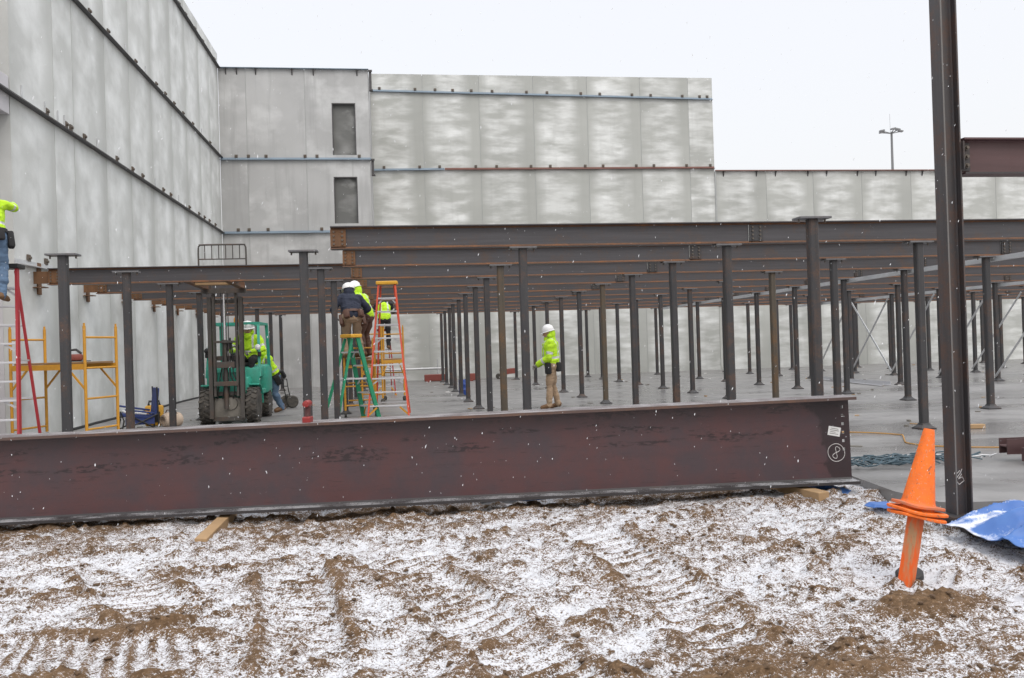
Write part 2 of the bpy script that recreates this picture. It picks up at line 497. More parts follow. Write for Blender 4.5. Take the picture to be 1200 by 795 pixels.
# ------------------------------------------------------------------ world and sun: overcast snow sky
w = bpy.data.worlds.new('World')
SC.world = w
w.use_nodes = True
nt = w.node_tree
for n in list(nt.nodes): nt.nodes.remove(n)
N = nt.nodes.new; L = nt.links.new
sky = N('ShaderNodeTexSky'); sky.sky_type = 'NISHITA'; sky.sun_disc = False
SUN_EL, SUN_AZ = R(52), R(160)
sky.sun_elevation = SUN_EL; sky.sun_rotation = SUN_AZ; sky.dust_density = 6; sky.air_density = 1.5
bg1 = N('ShaderNodeBackground'); bg1.inputs['Strength'].default_value = .05
L(sky.outputs[0], bg1.inputs['Color'])
geo = N('ShaderNodeNewGeometry')
sx = N('ShaderNodeSeparateXYZ'); L(geo.outputs['Incoming'], sx.inputs[0])
neg = N('ShaderNodeMath'); neg.operation = 'MULTIPLY'; neg.inputs[1].default_value = -1; L(sx.outputs['Z'], neg.inputs[0])
rp = N('ShaderNodeValToRGB'); L(neg.outputs[0], rp.inputs['Fac'])
e = rp.color_ramp.elements
e[0].position = .0; e[0].color = (.805, .795, .81, 1)
e[1].position = 1.0; e[1].color = (1.75, 1.78, 1.84, 1)
q = e.new(.40); q.color = (.835, .825, .84, 1)
q = e.new(.65); q.color = (1.5, 1.52, 1.57, 1)
bg2 = N('ShaderNodeBackground'); bg2.inputs['Strength'].default_value = 1.0
L(rp.outputs[0], bg2.inputs['Color'])
ad = N('ShaderNodeAddShader'); L(bg1.outputs[0], ad.inputs[0]); L(bg2.outputs[0], ad.inputs[1])
ow = N('ShaderNodeOutputWorld'); L(ad.outputs[0], ow.inputs[0])

sl = bpy.data.lights.new('sun', 'SUN'); sl.energy = .7; sl.angle = R(35); sl.color = (1, .985, .96)
so = bpy.data.objects.new('sun', sl); COL.objects.link(so)
sd = Vector((math.sin(SUN_AZ) * math.cos(SUN_EL), math.cos(SUN_AZ) * math.cos(SUN_EL), math.sin(SUN_EL)))
so.rotation_euler = sd.to_track_quat('Z', 'Y').to_euler()
so.location = (0, -5, 20)
SC.view_settings.view_transform = 'Standard'
SC.view_settings.look = 'None'
SC.view_settings.exposure = 0.0
SC.view_settings.gamma = 1
SC.render.engine = 'CYCLES'
SC.cycles.use_denoising = True
SC.cycles.max_bounces = 6
SC.cycles.diffuse_bounces = 3
SC.cycles.glossy_bounces = 3

# ------------------------------------------------------------------ value noise (numpy)
def vnoise(x, y, seed=0):
    xi, yi = np.floor(x).astype(np.int64), np.floor(y).astype(np.int64)
    xf, yf = x - xi, y - yi
    def h(a, b):
        k = (a * 374761393 + b * 668265263 + seed * 974634777) & 0xffffffff
        k = ((k ^ (k >> 13)) * 1274126177) & 0xffffffff
        return ((k ^ (k >> 16)) & 0xffff) / 65535.0
    u, v = xf * xf * (3 - 2 * xf), yf * yf * (3 - 2 * yf)
    return (h(xi, yi) * (1 - u) + h(xi + 1, yi) * u) * (1 - v) + (h(xi, yi + 1) * (1 - u) + h(xi + 1, yi + 1) * u) * v
def fbm(x, y, oct=4, seed=0, gain=.5):
    s, a, t = 0, 1, 0
    for i in range(oct):
        c_, s_ = math.cos(.6 * i + .3), math.sin(.6 * i + .3)
        s = s + a * vnoise((x * c_ - y * s_) * 2 ** i, (x * s_ + y * c_) * 2 ** i, seed + i * 17)
        t += a; a *= gain
    return s / t
def sstep(a, b, x):
    t = np.clip((x - a) / (b - a), 0, 1)
    return t * t * (3 - 2 * t)

# ------------------------------------------------------------------ ground: muddy, tracked, dusted with snow
def base_h(x, y):
    z = -.19 + .10 * sstep(-2.5, 4.2, x) * sstep(5.0, 7.6, y) - .05 * sstep(6.2, 4.0, y)
    z = z + .10 * np.exp(-(((x - 3.02) / .36) ** 2 + ((y - 4.58) / .17) ** 2))
    z = z + .05 * np.exp(-(((x - 1.9) / .55) ** 2 + ((y - 3.75) / .28) ** 2))
    return z
def rut(x, y, p0, p1, width, ang, pitch, amp, depth, seed):
    """a wheel track: a shallow trough with cleat bars across it"""
    p0, p1 = np.array(p0), np.array(p1)
    d = p1 - p0; Ln = np.hypot(*d); d = d / Ln
    wob = .10 * (vnoise(((x - p0[0]) * d[0] + (y - p0[1]) * d[1]) * .8, 0 * x, seed) - .5)
    u = (x - p0[0]) * d[0] + (y - p0[1]) * d[1]
    v = -(x - p0[0]) * d[1] + (y - p0[1]) * d[0] + wob
    ends = sstep(-.3, .2, u) * sstep(Ln + .3, Ln - .2, u)
    m = sstep(width * .60, width * .46, np.abs(v)) * ends
    m = m * (.45 + .55 * sstep(.30, .50, fbm(u * 1.2, v * 1.2, 2, seed + 5)))
    vv = v if abs(ang) < R(30) else np.abs(v)
    ph = (u + vv * math.tan(ang) + .09 * vnoise(u * 3.3, v * 3.3, seed + 2) + .02 * vnoise(u * 14, v * 14, seed + 4)) / pitch
    bars = (.5 + .5 * np.cos(2 * PI * ph)) ** 1.6 * (.25 + .85 * vnoise(u * 7, v * 7, seed + 6))
    ridge = np.exp(-((np.abs(v) - width * .66) / .085) ** 2) * ends * (.25 + .9 * vnoise(u * 4, v * 4, seed + 9))
    return m, m * (bars * amp - depth) + ridge * .036, bars, ridge
def ground():
    def axis(lo, hi, st, far_lo, far_hi):
        a = list(np.arange(lo, hi, st)); s = st; x = hi
        while x < far_hi: a.append(x); s *= 1.28; x += s
        a.append(far_hi); s = st; x = lo - st; b = []
        while x > far_lo: b.append(x); s *= 1.28; x -= s
        b.append(far_lo)
        return np.array(b[::-1] + a)
    xs = axis(-4.6, 6.2, .0165, -500, 500)
    ys = axis(3.2, 8.9, .0135, -120, 700)
    X, Y = np.meshgrid(xs, ys)
    near = sstep(14, 9, np.hypot(X - .8, Y - 6)) 
    h = base_h(X, Y)
    wx = X + .25 * fbm(X * 1.3, Y * 1.3, 3, 3); wy = Y + .25 * fbm(X * 1.3 + 9, Y * 1.3, 3, 4)
    big = fbm(wx * 1.1, wy * 1.1, 3, 11) - .5
    ux, uy = .94 * wx + .34 * wy, -.34 * wx + .94 * wy
    clod = fbm(ux * 4.6, uy * 6.5, 4, 21, .6)
    grit = fbm(ux * 10.0, uy * 13.0, 3, 27, .6)
    rid = 1 - np.abs(2 * fbm(ux * 3.0, uy * 4.6, 4, 31, .6) - 1)
    fine = fbm(X * 17, Y * 17, 3, 41, .6)
    h = h + near * (.10 * big + .050 * sstep(.50, .80, clod) + .044 * (rid - .7) + .046 * (grit - .5) + .034 * (fine - .5))
    tr = 0
    brs, rdg = 0, 0
    for args in (((-.10, 6.25), (.80, 3.75), .44, R(12), .115, .060, .035, 1), ((-.80, 6.2), (-.45, 3.9), .40, R(-22), .11, .045, .035, 2),
                 ((-1.7, 7.45), (1.3, 7.52), .34, R(40), .15, .055, .012, 3), ((-2.9, 5.12), (-1.05, 4.66), .46, R(26), .118, .030, .022, 4),
                 ((1.55, 6.6), (1.75, 4.3), .40, R(15), .13, .035, .025, 5), ((-2.2, 6.6), (-1.5, 5.5), .40, R(-20), .13, .03, .02, 6)):
        m, dh, b_, rg = rut(X, Y, *args)
        h = h - near * m * .72 * (h - base_h(X, Y)) + near * dh
        tr = np.maximum(tr, m); brs = np.maximum(brs, m * b_); rdg = np.maximum(rdg, rg)
    # snow lies in the hollows and on the flats, the wind has cleared lumps and ridges
    def blur(a, k):
        c = np.cumsum(np.pad(a, ((k + 1, k), (0, 0)), mode='edge'), 0); a = (c[2 * k + 1:] - c[:-2 * k - 1]) / (2 * k + 1)
        c = np.cumsum(np.pad(a, ((0, 0), (k + 1, k)), mode='edge'), 1); return (c[:, 2 * k + 1:] - c[:, :-2 * k - 1]) / (2 * k + 1)
    rel = h - blur(blur(h, 9), 9)
    rel2 = h - blur(blur(h, 3), 3)
    patch = fbm(X * .9 + 4, Y * .9, 4, 61) - .5
    med = fbm(ux * 1.9 + 7, uy * 3.4, 4, 71, .6) - .5
    snow = .52 + patch * .6 + med * 1.2 - rel * 5.0 - rel2 * 15.0
    snow = snow + .26 * np.exp(-(((X - 3.9) / 1.0) ** 2 + ((Y - 5.6) / .75) ** 2))
    bare = np.exp(-(((X - 1.85) / .62) ** 2 + ((Y - 3.85) / .36) ** 2)) + 1.7 * np.exp(-(((X - 3.02) / .40) ** 2 + ((Y - 4.56) / .21) ** 2))
    bare = bare + .55 * np.exp(-(((X + 1.9) / .8) ** 2 + ((Y - 4.35) / .25) ** 2))
    line = 8.12 - .095 * (X - 4.1)
    bare = bare + .75 * np.exp(-((Y - line + .40) / .22) ** 2) * (X < 4.0)       # sheltered strip below the girder
    snow = snow * (1 - .35 * tr) + .34 * tr - .48 * brs - .15 * rdg - .62 * bare
    under = (Y > 8.75) | ((X > 4.55) & (Y > 6.6)) | ((X > 5.0) & (Y > 6.0))
    h = np.where(under, np.minimum(h, -.16), h)
    h = np.where((Y > 8.9), -.35, h)
    ny, nx = X.shape
    V = np.stack([X, Y, h], -1).reshape(-1, 3)
    i = np.arange(nx * ny).reshape(ny, nx)
    Fq = np.stack([i[:-1, :-1], i[:-1, 1:], i[1:, 1:], i[1:, :-1]], -1).reshape(-1, 4)
    me = bpy.data.meshes.new('ground')
    me.vertices.add(len(V)); me.vertices.foreach_set('co', V.ravel())
    me.loops.add(Fq.size); me.loops.foreach_set('vertex_index', Fq.ravel().astype(np.int32))
    me.polygons.add(len(Fq)); me.polygons.foreach_set('loop_start', np.arange(0, Fq.size, 4, dtype=np.int32))
    me.polygons.foreach_set('loop_total', np.full(len(Fq), 4, np.int32))
    me.polygons.foreach_set('use_smooth', np.ones(len(Fq), bool))
    me.update()
    at = me.attributes.new('snow', 'FLOAT', 'POINT'); at.data.foreach_set('value', np.clip(snow, -1, 2).ravel().astype(np.float32))
    me.materials.append(M['ground'])
    o = bpy.data.objects.new('ground', me); link(o)
    tag(o, kind='structure')
    return xs, ys, h, snow
GX, GY, GH, GS = ground()
def clods():
    r2 = np.random.RandomState(4)
    bm = bmesh.new(); bmesh.ops.create_icosphere(bm, subdivisions=1, radius=1.0)
    bm.verts.ensure_lookup_table()
    P = np.array([v.co[:] for v in bm.verts]); F = np.array([[v.index for v in f.verts] for f in bm.faces]); bm.free()
    V, FF = [], []
    n = 0
    while n < 2600:
        x, y = r2.uniform(-3.6, 4.6), 3.4 + 4.2 * r2.rand() ** 1.3
        i, j = np.searchsorted(GX, x), np.searchsorted(GY, y)
        if r2.rand() < GS[j, i] + .15: continue
        if (x > 4.1 and y > 6.0): continue
        sz = .004 + .017 * r2.rand() ** 3.5
        k = P * (1 + .45 * (vnoise(P[:, 0] * 1.7 + n * 3.1, P[:, 1] * 1.7 + P[:, 2] * 2.3, n)[:, None] - .5) + .75 * (r2.rand(len(P), 1) - .5))
        k = k * np.array([1, .8 + .4 * r2.rand(), .55 + .3 * r2.rand()]) * sz
        a = r2.rand() * 6.28; c_, s_ = math.cos(a), math.sin(a)
        k = np.stack([k[:, 0] * c_ - k[:, 1] * s_, k[:, 0] * s_ + k[:, 1] * c_, k[:, 2]], 1) + np.array([x, y, GH[j, i] + sz * .15])
        V.append(k); FF.append(F + len(P) * n); n += 1
    me = bpy.data.meshes.new('mud_clods'); me.from_pydata(np.concatenate(V).tolist(), [], np.concatenate(FF).tolist())
    me.materials.append(M['clod'])
    o = bpy.data.objects.new('mud_clods', me); link(o); tag(o, kind='stuff')
M['clod'] = m_paint('mud_clod', (.085, .052, .029), .95, .8, (.20, .135, .085), scale=14)
clods()

# ------------------------------------------------------------------ floor slab
sb = MB()
poly = [(-6.9, 9.0), (-4, 8.95), (0, 8.55), (4.42, 8.05), (4.30, 6.95), (4.36, 6.40), (4.50, 6.34), (4.88, 6.30), (4.86, 5.98), (5.1, 5.3), (5.6, 4.6), (9, 4.2), (45, 4.2), (45, 36.0), (-6.9, 36.0)]
sb.prism(poly, (0, 0, -.22), (1, 0, 0), (0, 1, 0), (0, 0, 1), .22)
o = sb.build('floor_slab', M['slab']); tag(o, kind='structure')
pk = MB(); pk.box((4.58, 6.16, -.115), (.62, .46, .1)); o = pk.build('column_footing', M['girder_dark']); tag(o, kind='structure')

# ------------------------------------------------------------------ precast walls
def panel_box(mb, x0, x1, z0, z1, holes=()):
    g = .011
    x0 += g; x1 -= g
    t = .2
    if not holes:
        mb.box(((x0 + x1) / 2, t / 2, (z0 + z1) / 2), (x1 - x0, t, z1 - z0)); return
    hx0, hx1 = holes[0][0], holes[0][1]
    mb.box(((x0 + hx0) / 2, t / 2, (z0 + z1) / 2), (hx0 - x0, t, z1 - z0))
    mb.box(((hx1 + x1) / 2, t / 2, (z0 + z1) / 2), (x1 - hx1, t, z1 - z0))
    zz = z0
    for _, _, a, b in sorted(holes, key=lambda q: q[2]):
        mb.box(((hx0 + hx1) / 2, t / 2, (zz + a) / 2), (hx1 - hx0, t, a - zz)); zz = b
    mb.box(((hx0 + hx1) / 2, t / 2, (zz + z1) / 2), (hx1 - hx0, t, z1 - zz))

def precast_wall(label, loc, rz, joints, ztop, mat, holes=None, core=(0.0, 0.0)):
    wl = empty('concrete_wall', loc, rz, label, 'wall')
    n = len(joints) - 1
    for i in range(n):
        x0, x1 = joints[i], joints[i + 1]
        c = (x0 + x1) / 2
        mb = MB()
        hs = [(a - c, b - c, z0, z1) for (a, b, z0, z1) in (holes or {}).get(i, [])]
        panel_box(mb, x0 - c, x1 - c, -.1, ztop, hs)
        mb.build('wall_panel', mat, wl, loc=(c, 0, 0))
        for (a, b, z0, z1) in (holes or {}).get(i, []):
            k = MB().box(((a + b) / 2, .17, (z0 + z1) / 2), (b - a - .004, .04, z1 - z0 - .004))
            k.build('window_infill', M['recess'], wl)
            fr = MB()
            for xx in (a + .02, b - .02): fr.box((xx, .05, (z0 + z1) / 2), (.035, .09, z1 - z0 - .006))
            fr.box(((a + b) / 2, .05, z1 - .025), (b - a - .08, .09, .035))
            fr.build('window_frame', M['rail_dark'], wl)
    x0, x1 = joints[0] + core[0], joints[-1] + core[1]
    if not holes:
        MB().box(((x0 + x1) / 2, .19, ztop / 2 - .06), (x1 - x0 - .03, .36, ztop - .02)).build('joint_backing', M['sealant'], wl)
    else:
        MB().box(((x0 + x1) / 2, .30, ztop / 2 - .06), (x1 - x0 - .03, .18, ztop - .02)).build('joint_backing', M['recess'], wl)
        for q_ in joints[1:-1]: MB().box((q_, .05, ztop / 2 - .06), (.024, .08, ztop - .02)).build('joint_strip', M['sealant'], wl)
    return wl

def ledger(wl, x0, z0, x1, z1, mat, brk, name='ledger_angle', leg=.12, ht=.10, up=True):
    """steel angle bolted on a wall, with clip brackets as sub-parts"""
    mb = MB()
    prof = [(0, 0), (leg, 0), (leg, .016), (.016, .016), (.016, ht), (0, ht)]
    # side axis must point away from the wall (-y): sweep along +x gives side = d x up = -y
    mb.sweep((x0, -.002, z0), (x1, -.002, z1), prof)
    rl = mb.build(name, mat, wl)
    for k, (bx, s) in enumerate(brk):
        zc = z0 + (z1 - z0) * (bx - x0) / (x1 - x0)
        b = MB()
        if s == 'top':
            b.box((bx, -.018, zc + ht + .05), (.11, .03, .12)); b.cyl((bx, -.03, zc + ht + .05), (bx, -.065, zc + ht + .05), .03, n=6)
            mm = M['bolt']
        elif s == 'tall':
            b.box((bx, -.012, zc + ht + .11), (.035, .018, .22)); mm = M['galv']
        else:
            b.prism([(0, 0), (-leg * .95, 0), (0, -.24)], (bx - .02, -.003, zc - .002), (0, 1, 0), (0, 0, 1), (1, 0, 0), .04); mm = M['rail_dark']
        b.build('bracket', mm, rl)
    return rl

JS = [15.45, 17.35, 18.35, 20.3, 22.1, 24.0, 26.1, 27.9, 29.8, 31.4, 33.0]
wl = precast_wall('tall pale concrete panel side wall with three dark steel ledges, beside the forklift', (-6.5, 0, 0), PI / 2, JS, 12.74, M['panel_side'], core=(0, 0))
r_ = random.Random(3)
for z, xa in ((12.19, 20), (8.80, 15.5), (5.93, 12.6)):
    br = []
    x = max(xa, 15.6) + .3
    while x < 32.6:
        br.append((x, 'top' if r_.random() < .75 else 'tall')); x += .75 + r_.random() * .55
    if z == 5.93: br += [(17.5, 'tall'), (17.9, 'top'), (18.15, 'top'), (16.9, 'tall')]
    ledger(wl, xa, z, 32.98, z, M['rail_dark'], br)
ledger(wl, 15.46, 3.04, 17.05, 3.06, M['galv'], [(16.0, 'top'), (16.75, 'top')], leg=.10)
# recessed return at the near end of the side wall
MB().box((13.6, .62, 6.32), (3.69, .4, 12.84)).build('return_panel', M['spandrel'], wl)
MB().box((15.49, .31, 6.32), (.07, .215, 12.84)).build('joint_jamb', M['spandrel'], wl)
MB().box((13.60, .095, 5.93), (3.66, .19, .66), b=.01).build('spandrel_panel', M['spandrel'], wl)

HO = {2: [(-2.30, -1.40, 8.90, 10.91), (-2.30, -1.40, 6.26, 8.06)]}
wa = precast_wall('plain grey concrete wall block with two dark window openings and blue ledges', (0, 33.0, 0), 0, [-6.5, -5.49, -3.30, -.88], 12.22, M['panel_plain'], HO)
MB().box((-.98, 1.69, 6.06), (.2, 2.9, 12.3)).build('end_panel', M['panel_plain'], wa)
ledger(wa, -6.48, 8.70, -.86, 8.70, M['rail_blue'], [(-5.9, 'top'), (-5.45, 'top'), (-4.8, 'top'), (-3.35, 'top'), (-2.9, 'top'), (-1.3, 'top')])
ledger(wa, -6.48, 5.90, -2.30, 5.90, M['rail_blue'], [(-5.9, 'top'), (-5.5, 'top'), (-4.8, 'top'), (-2.8, 'top')])
ledger(wa, -6.48, 12.20, -.86, 12.20, M['rail_blue'], [(-6.2, 'low'), (-5.8, 'low'), (-5.1, 'low'), (-3.75, 'low'), (-2.95, 'low'), (-1.3, 'low')], ht=.05)
cc = MB()
for z0, z1 in ((11.4, 12.2), (8.1, 8.75)):
    cc.box((-.80, .06, (z0 + z1) / 2), (.10, .14, z1 - z0)); cc.box((-.80, -.03, z1 - .04), (.16, .06, .07)); cc.box((-.78, .05, z0 + .03), (.14, .2, .05))
cc.build('corner_bracket', M['rail_dark'], wa)

JB = [-.94, 1.30, 3.72, 6.08, 8.46, 10.85, 13.06, 14.2]
wb = precast_wall('tall grey back wall of seven streaked concrete panels rising above the steel deck', (0, 36.0, 0), 0, JB, 13.03, M['panel_back'])
ledger(wb, -.9, 12.26, 14.18, 12.03, M['rail_blue'], [(x, 'top') for x in (-.5, 1.0, 1.85, 2.6, 3.4, 4.3, 5.8, 6.7, 8.2, 9.05, 10.5, 11.35, 12.8, 13.6, 13.95)])
ledger(wb, -.9, 8.90, 2.15, 8.93, M['rail_blue'], [(x, 'top') for x in (-.4, 1.1, 1.95)])
ledger(wb, 2.17, 8.93, 14.18, 8.97, M['rail_red'], [(x, 'top') for x in (3.5, 4.4, 5.9, 6.75, 8.3, 9.1, 10.6, 11.4, 12.9, 14.0)])
JC = [14.2, 16.6, 18.84, 21.2, 23.63, 26.0, 27.9, 30.3, 32.7, 35.1, 37.5, 39.9]
wc = precast_wall('low long grey concrete wall running behind the tall foreground column', (0, 36.02, 0), 0, JC, 8.86, M['panel_back'])
ledger(wc, 14.22, 8.86, 39.9, 8.86, M['rail_red'], [(x, 'low') for x in (14.6, 16.15, 17.05, 18.6, 19.5, 21.0, 21.9, 23.4, 24.2, 24.95, 27.2, 28.2, 29.9)], ht=.06)
MB().box((14.22, -.03, 7.0), (.07, .05, 3.7)).build('corner_joint', M['sealant'], wc)

# ------------------------------------------------------------------ mezzanine: posts
SX, X1, SY, Y0, CAPZ = 2.9, 1.698, 2.44, 11.285, 2.711
ROWX = {-1: -4.15, 0: -1.183}
for k in range(1, 10): ROWX[k] = X1 + SX * (k - 1)
ORD = ["first", "second", "third", "fourth", "fifth", "sixth", "seventh", "eighth", "ninth", "tenth", "eleventh", "twelfth"]
def post_proto():
    t = empty('steel_post')
    s = .054; c = .014
    prof = [(-s + c, -s), (s - c, -s), (s, -s + c), (s, s - c), (s - c, s), (-s + c, s), (-s, s - c), (-s, -s + c)]
    pm = MB(); pm.sweep((0, 0, .02), (0, 0, CAPZ - .024), prof)
    sh = pm.build('shaft', [M['steel']], t)
    MB().box((0, 0, CAPZ - .012), (.37, .20, .024), b=.003).build('cap_plate', M['cap'], t)
    bp = MB(); bp.box((0, 0, .01), (.235, .235, .02)); 
    base = bp.build('base_plate', M['steel'], t)
    g = MB()
    n = 4; V = []
    for z, r_ in ((.0205, .15), (.030, .14), (.06, .092), (.085, .0785)):
        for i in range(4):
            a = PI / 4 + i * PI / 2
            V.append((math.cos(a) * r_, math.sin(a) * r_, z))
    F = [(k * 4 + i, k * 4 + (i + 1) % 4, (k + 1) * 4 + (i + 1) % 4, (k + 1) * 4 + i) for k in range(3) for i in range(4)] + [(3, 2, 1, 0), (12, 13, 14, 15)]
    g.add(V, F); g.build('base_shoe', M['steel'], t)
    for x in (-.155, .155):
        MB().cyl((x, 0, CAPZ - .06), (x, 0, CAPZ - .024), .011, n=6).build('cap_bolt', M['bolt'], t)
    return t
P0 = post_proto()
rusty_proto = None
POSTS = []
for j in range(-1, 10):
    for k in range(-1, 10):
        if j == -1 and k != 2: continue
        if k <= 0 and j > 8: continue
        x, y = ROWX[k], Y0 + SY * j
        if y > 35.5: continue
        # inside the frame (with a margin)?
        d = Vector((x, y, 1.4)) - CAMLOC
        if abs(d.dot(cr) / d.dot(cf)) * f_px > 606: continue
        POSTS.append((k, j, x, y))
RUSTY = {(1, 1), (3, 2), (2, 3)}
CNT = {}
first = True
for k, j, x, y in POSTS:
    o = P0 if first else copy_tree(P0)
    first = False
    o.location = (x + rnd.uniform(-.02, .02), y + rnd.uniform(-.02, .02), 0)
    o.rotation_euler.z = rnd.uniform(-.02, .02)
    ln = ORD[k + 1]
    CNT[k] = CNT.get(k, 0) + 1
    nb = ORD[CNT[k] - 1]
    if j == -1:
        lab = 'dark steel post nearest the camera, its bare cap plate standing above the deck beams'
    else:
        lab = f'dark square steel post, {nb} one back in the {ln} line from the tall side wall'
    if (k, j) in RUSTY:
        lab = f'rusty brown square steel post, {nb} back in the {ln} line from the side wall'
        for ch in [c for c in bpy.data.objects if c.parent == o and c.name.startswith('shaft')]:
            ch.data = ch.data.copy(); ch.data.materials[0] = M['steel_rusty']
    tag(o, lab, 'post', 'square steel posts carrying the deck beams')

# ------------------------------------------------------------------ mezzanine: beams
BZ0, BZ1 = CAPZ + .003, 3.015
SPL = [-.85, 4.92, 10.69, 16.46, 22.23, 28.0]
def floor_beam(xa, xb, y, label, rust_end=True, dz=0.0):
    c = (xa + xb) / 2
    t = empty('floor_beam', (c, y, 0), 0, label, 'beam', 'grey steel beams of the unfinished deck')
    h = BZ1 - BZ0; zc = (BZ0 + BZ1) / 2 + dz
    b = MB(); b.ibeam((xa - c + .004, 0, zc), (xb - c - .004, 0, zc), h, .166, .014, .009, mi=0, edge=1, fil=.022)
    b.build('beam_body', [M['beam'], M['rust_edge']], t)
    # bolted splice plate and stiffener at the near end
    s = MB(); s.box((xa - c + .10, -.018, zc), (.20, .018, h - .075))
    sp = s.build('splice_plate', M['rust_plate'] if rust_end else M['steel'], t)
    bo = MB()
    for dx in (.045, .155):
        for dzz in (-.08, -.027, .027, .08): bo.cyl((xa - c + dx, -.027, zc + dzz), (xa - c + dx, -.045, zc + dzz), .014, n=6)
    bo.build('splice_bolt', M['bolt'], sp)
    return t
SPN = ['span ending at the tall side wall', 'span starting behind the orange ladder', 'second span right of the orange ladder', 'third span right of the orange ladder', 'fourth span right of the orange ladder', 'last span right of the orange ladder']
for j in range(0, 10):
    y = Y0 + SY * j
    for i in range(-1, len(SPL) - 1):
        if i == -1:
            if j < 2 or j > 8: continue
            xa, xb = -6.22, SPL[0]
        else:
            xa, xb = SPL[i], SPL[i + 1]
            pass
        d = Vector((xa, y, 2.8)) - CAMLOC
        if d.dot(cr) / d.dot(cf) * f_px > 640: continue
        row = 'front row' if j == 0 else f'{ORD[j]} row from the front'
        lab = f'grey steel deck beam, {row}, {SPN[i + 1]}'
        floor_beam(xa, xb, y, lab, rust_end=(i <= 0), dz=(.0 if not (j == 2 and i == -1) else .004))
# seat brackets on the side wall
for j in range(2, 9):
    y = Y0 + SY * j
    t = MB()
    t.box((-6.487, y + .26, 2.86), (.022, .16, .58)); t.box((-6.36, y + .02, 2.86), (.25, .014, .22)); t.box((-6.40, y + .10, 2.69), (.19, .2, .016))
    o = t.build('beam_bracket', M['rust_plate'])
    tag(o, f'rusty steel plate bracket on the tall side wall under the {ORD[j]} beam row', 'bracket', 'rusty brackets on the side wall')

# galvanised flat runners and diagonal braces
def angle_obj(name, p0, p1, a, label, cat, group, mat='galv', up=(0, 0, 1)):
    mb = MB(); p0, p1 = Vector(p0), Vector(p1)
    c = (p0 + p1) / 2
    mb.angle(p0 - c, p1 - c, a, a, .008, up=up)
    n = max(2, int((p1 - p0).length / .9))
    o = mb.build(name, M[mat], loc=c)
    return tag(o, label, cat, group)
angle_obj('bracing_runner', (ROWX[4] + .10, 11.2, 2.62), (ROWX[4] + .10, 33.2, 2.62), .085, 'long galvanised angle under the beams, the nearer of two, crossing behind the tall column', 'runner', 'galvanised runners under the beams')
angle_obj('bracing_runner', (ROWX[6] + .10, 13.6, 2.58), (ROWX[6] + .10, 33.2, 2.58), .085, 'long galvanised angle under the beams, the farther and lower of two', 'runner', 'galvanised runners under the beams')
angle_obj('bracing_runner', (12.6, 18.2, 4.12), (14.2, 17.0, 4.12), .06, 'short galvanised angle lying above the deck at the photo edge', 'runner', 'galvanised runners under the beams') if False else None
BR = [(6, 4, -1), (6, 5, -1), (6, 6, -1), (6, 7, -1), (6, 8, -1), (6, 6, 1), (7, 5, -1), (7, 6, -1)]
for k, j, s in BR:
    x = ROWX[k] - .10
    y0_, y1_ = Y0 + SY * j, Y0 + SY * (j + s)
    dirw = 'leaning toward the camera' if s < 0 else 'leaning away from the camera'
    lab = f'pale diagonal brace {dirw}, from post {j} of the {ORD[k + 1]} line'
    angle_obj('diagonal_brace', (x, y0_ - .05 * -s, .12), (x, y1_ + .05 * -s, 2.52), .065, lab, 'brace', 'galvanised diagonal braces between posts')

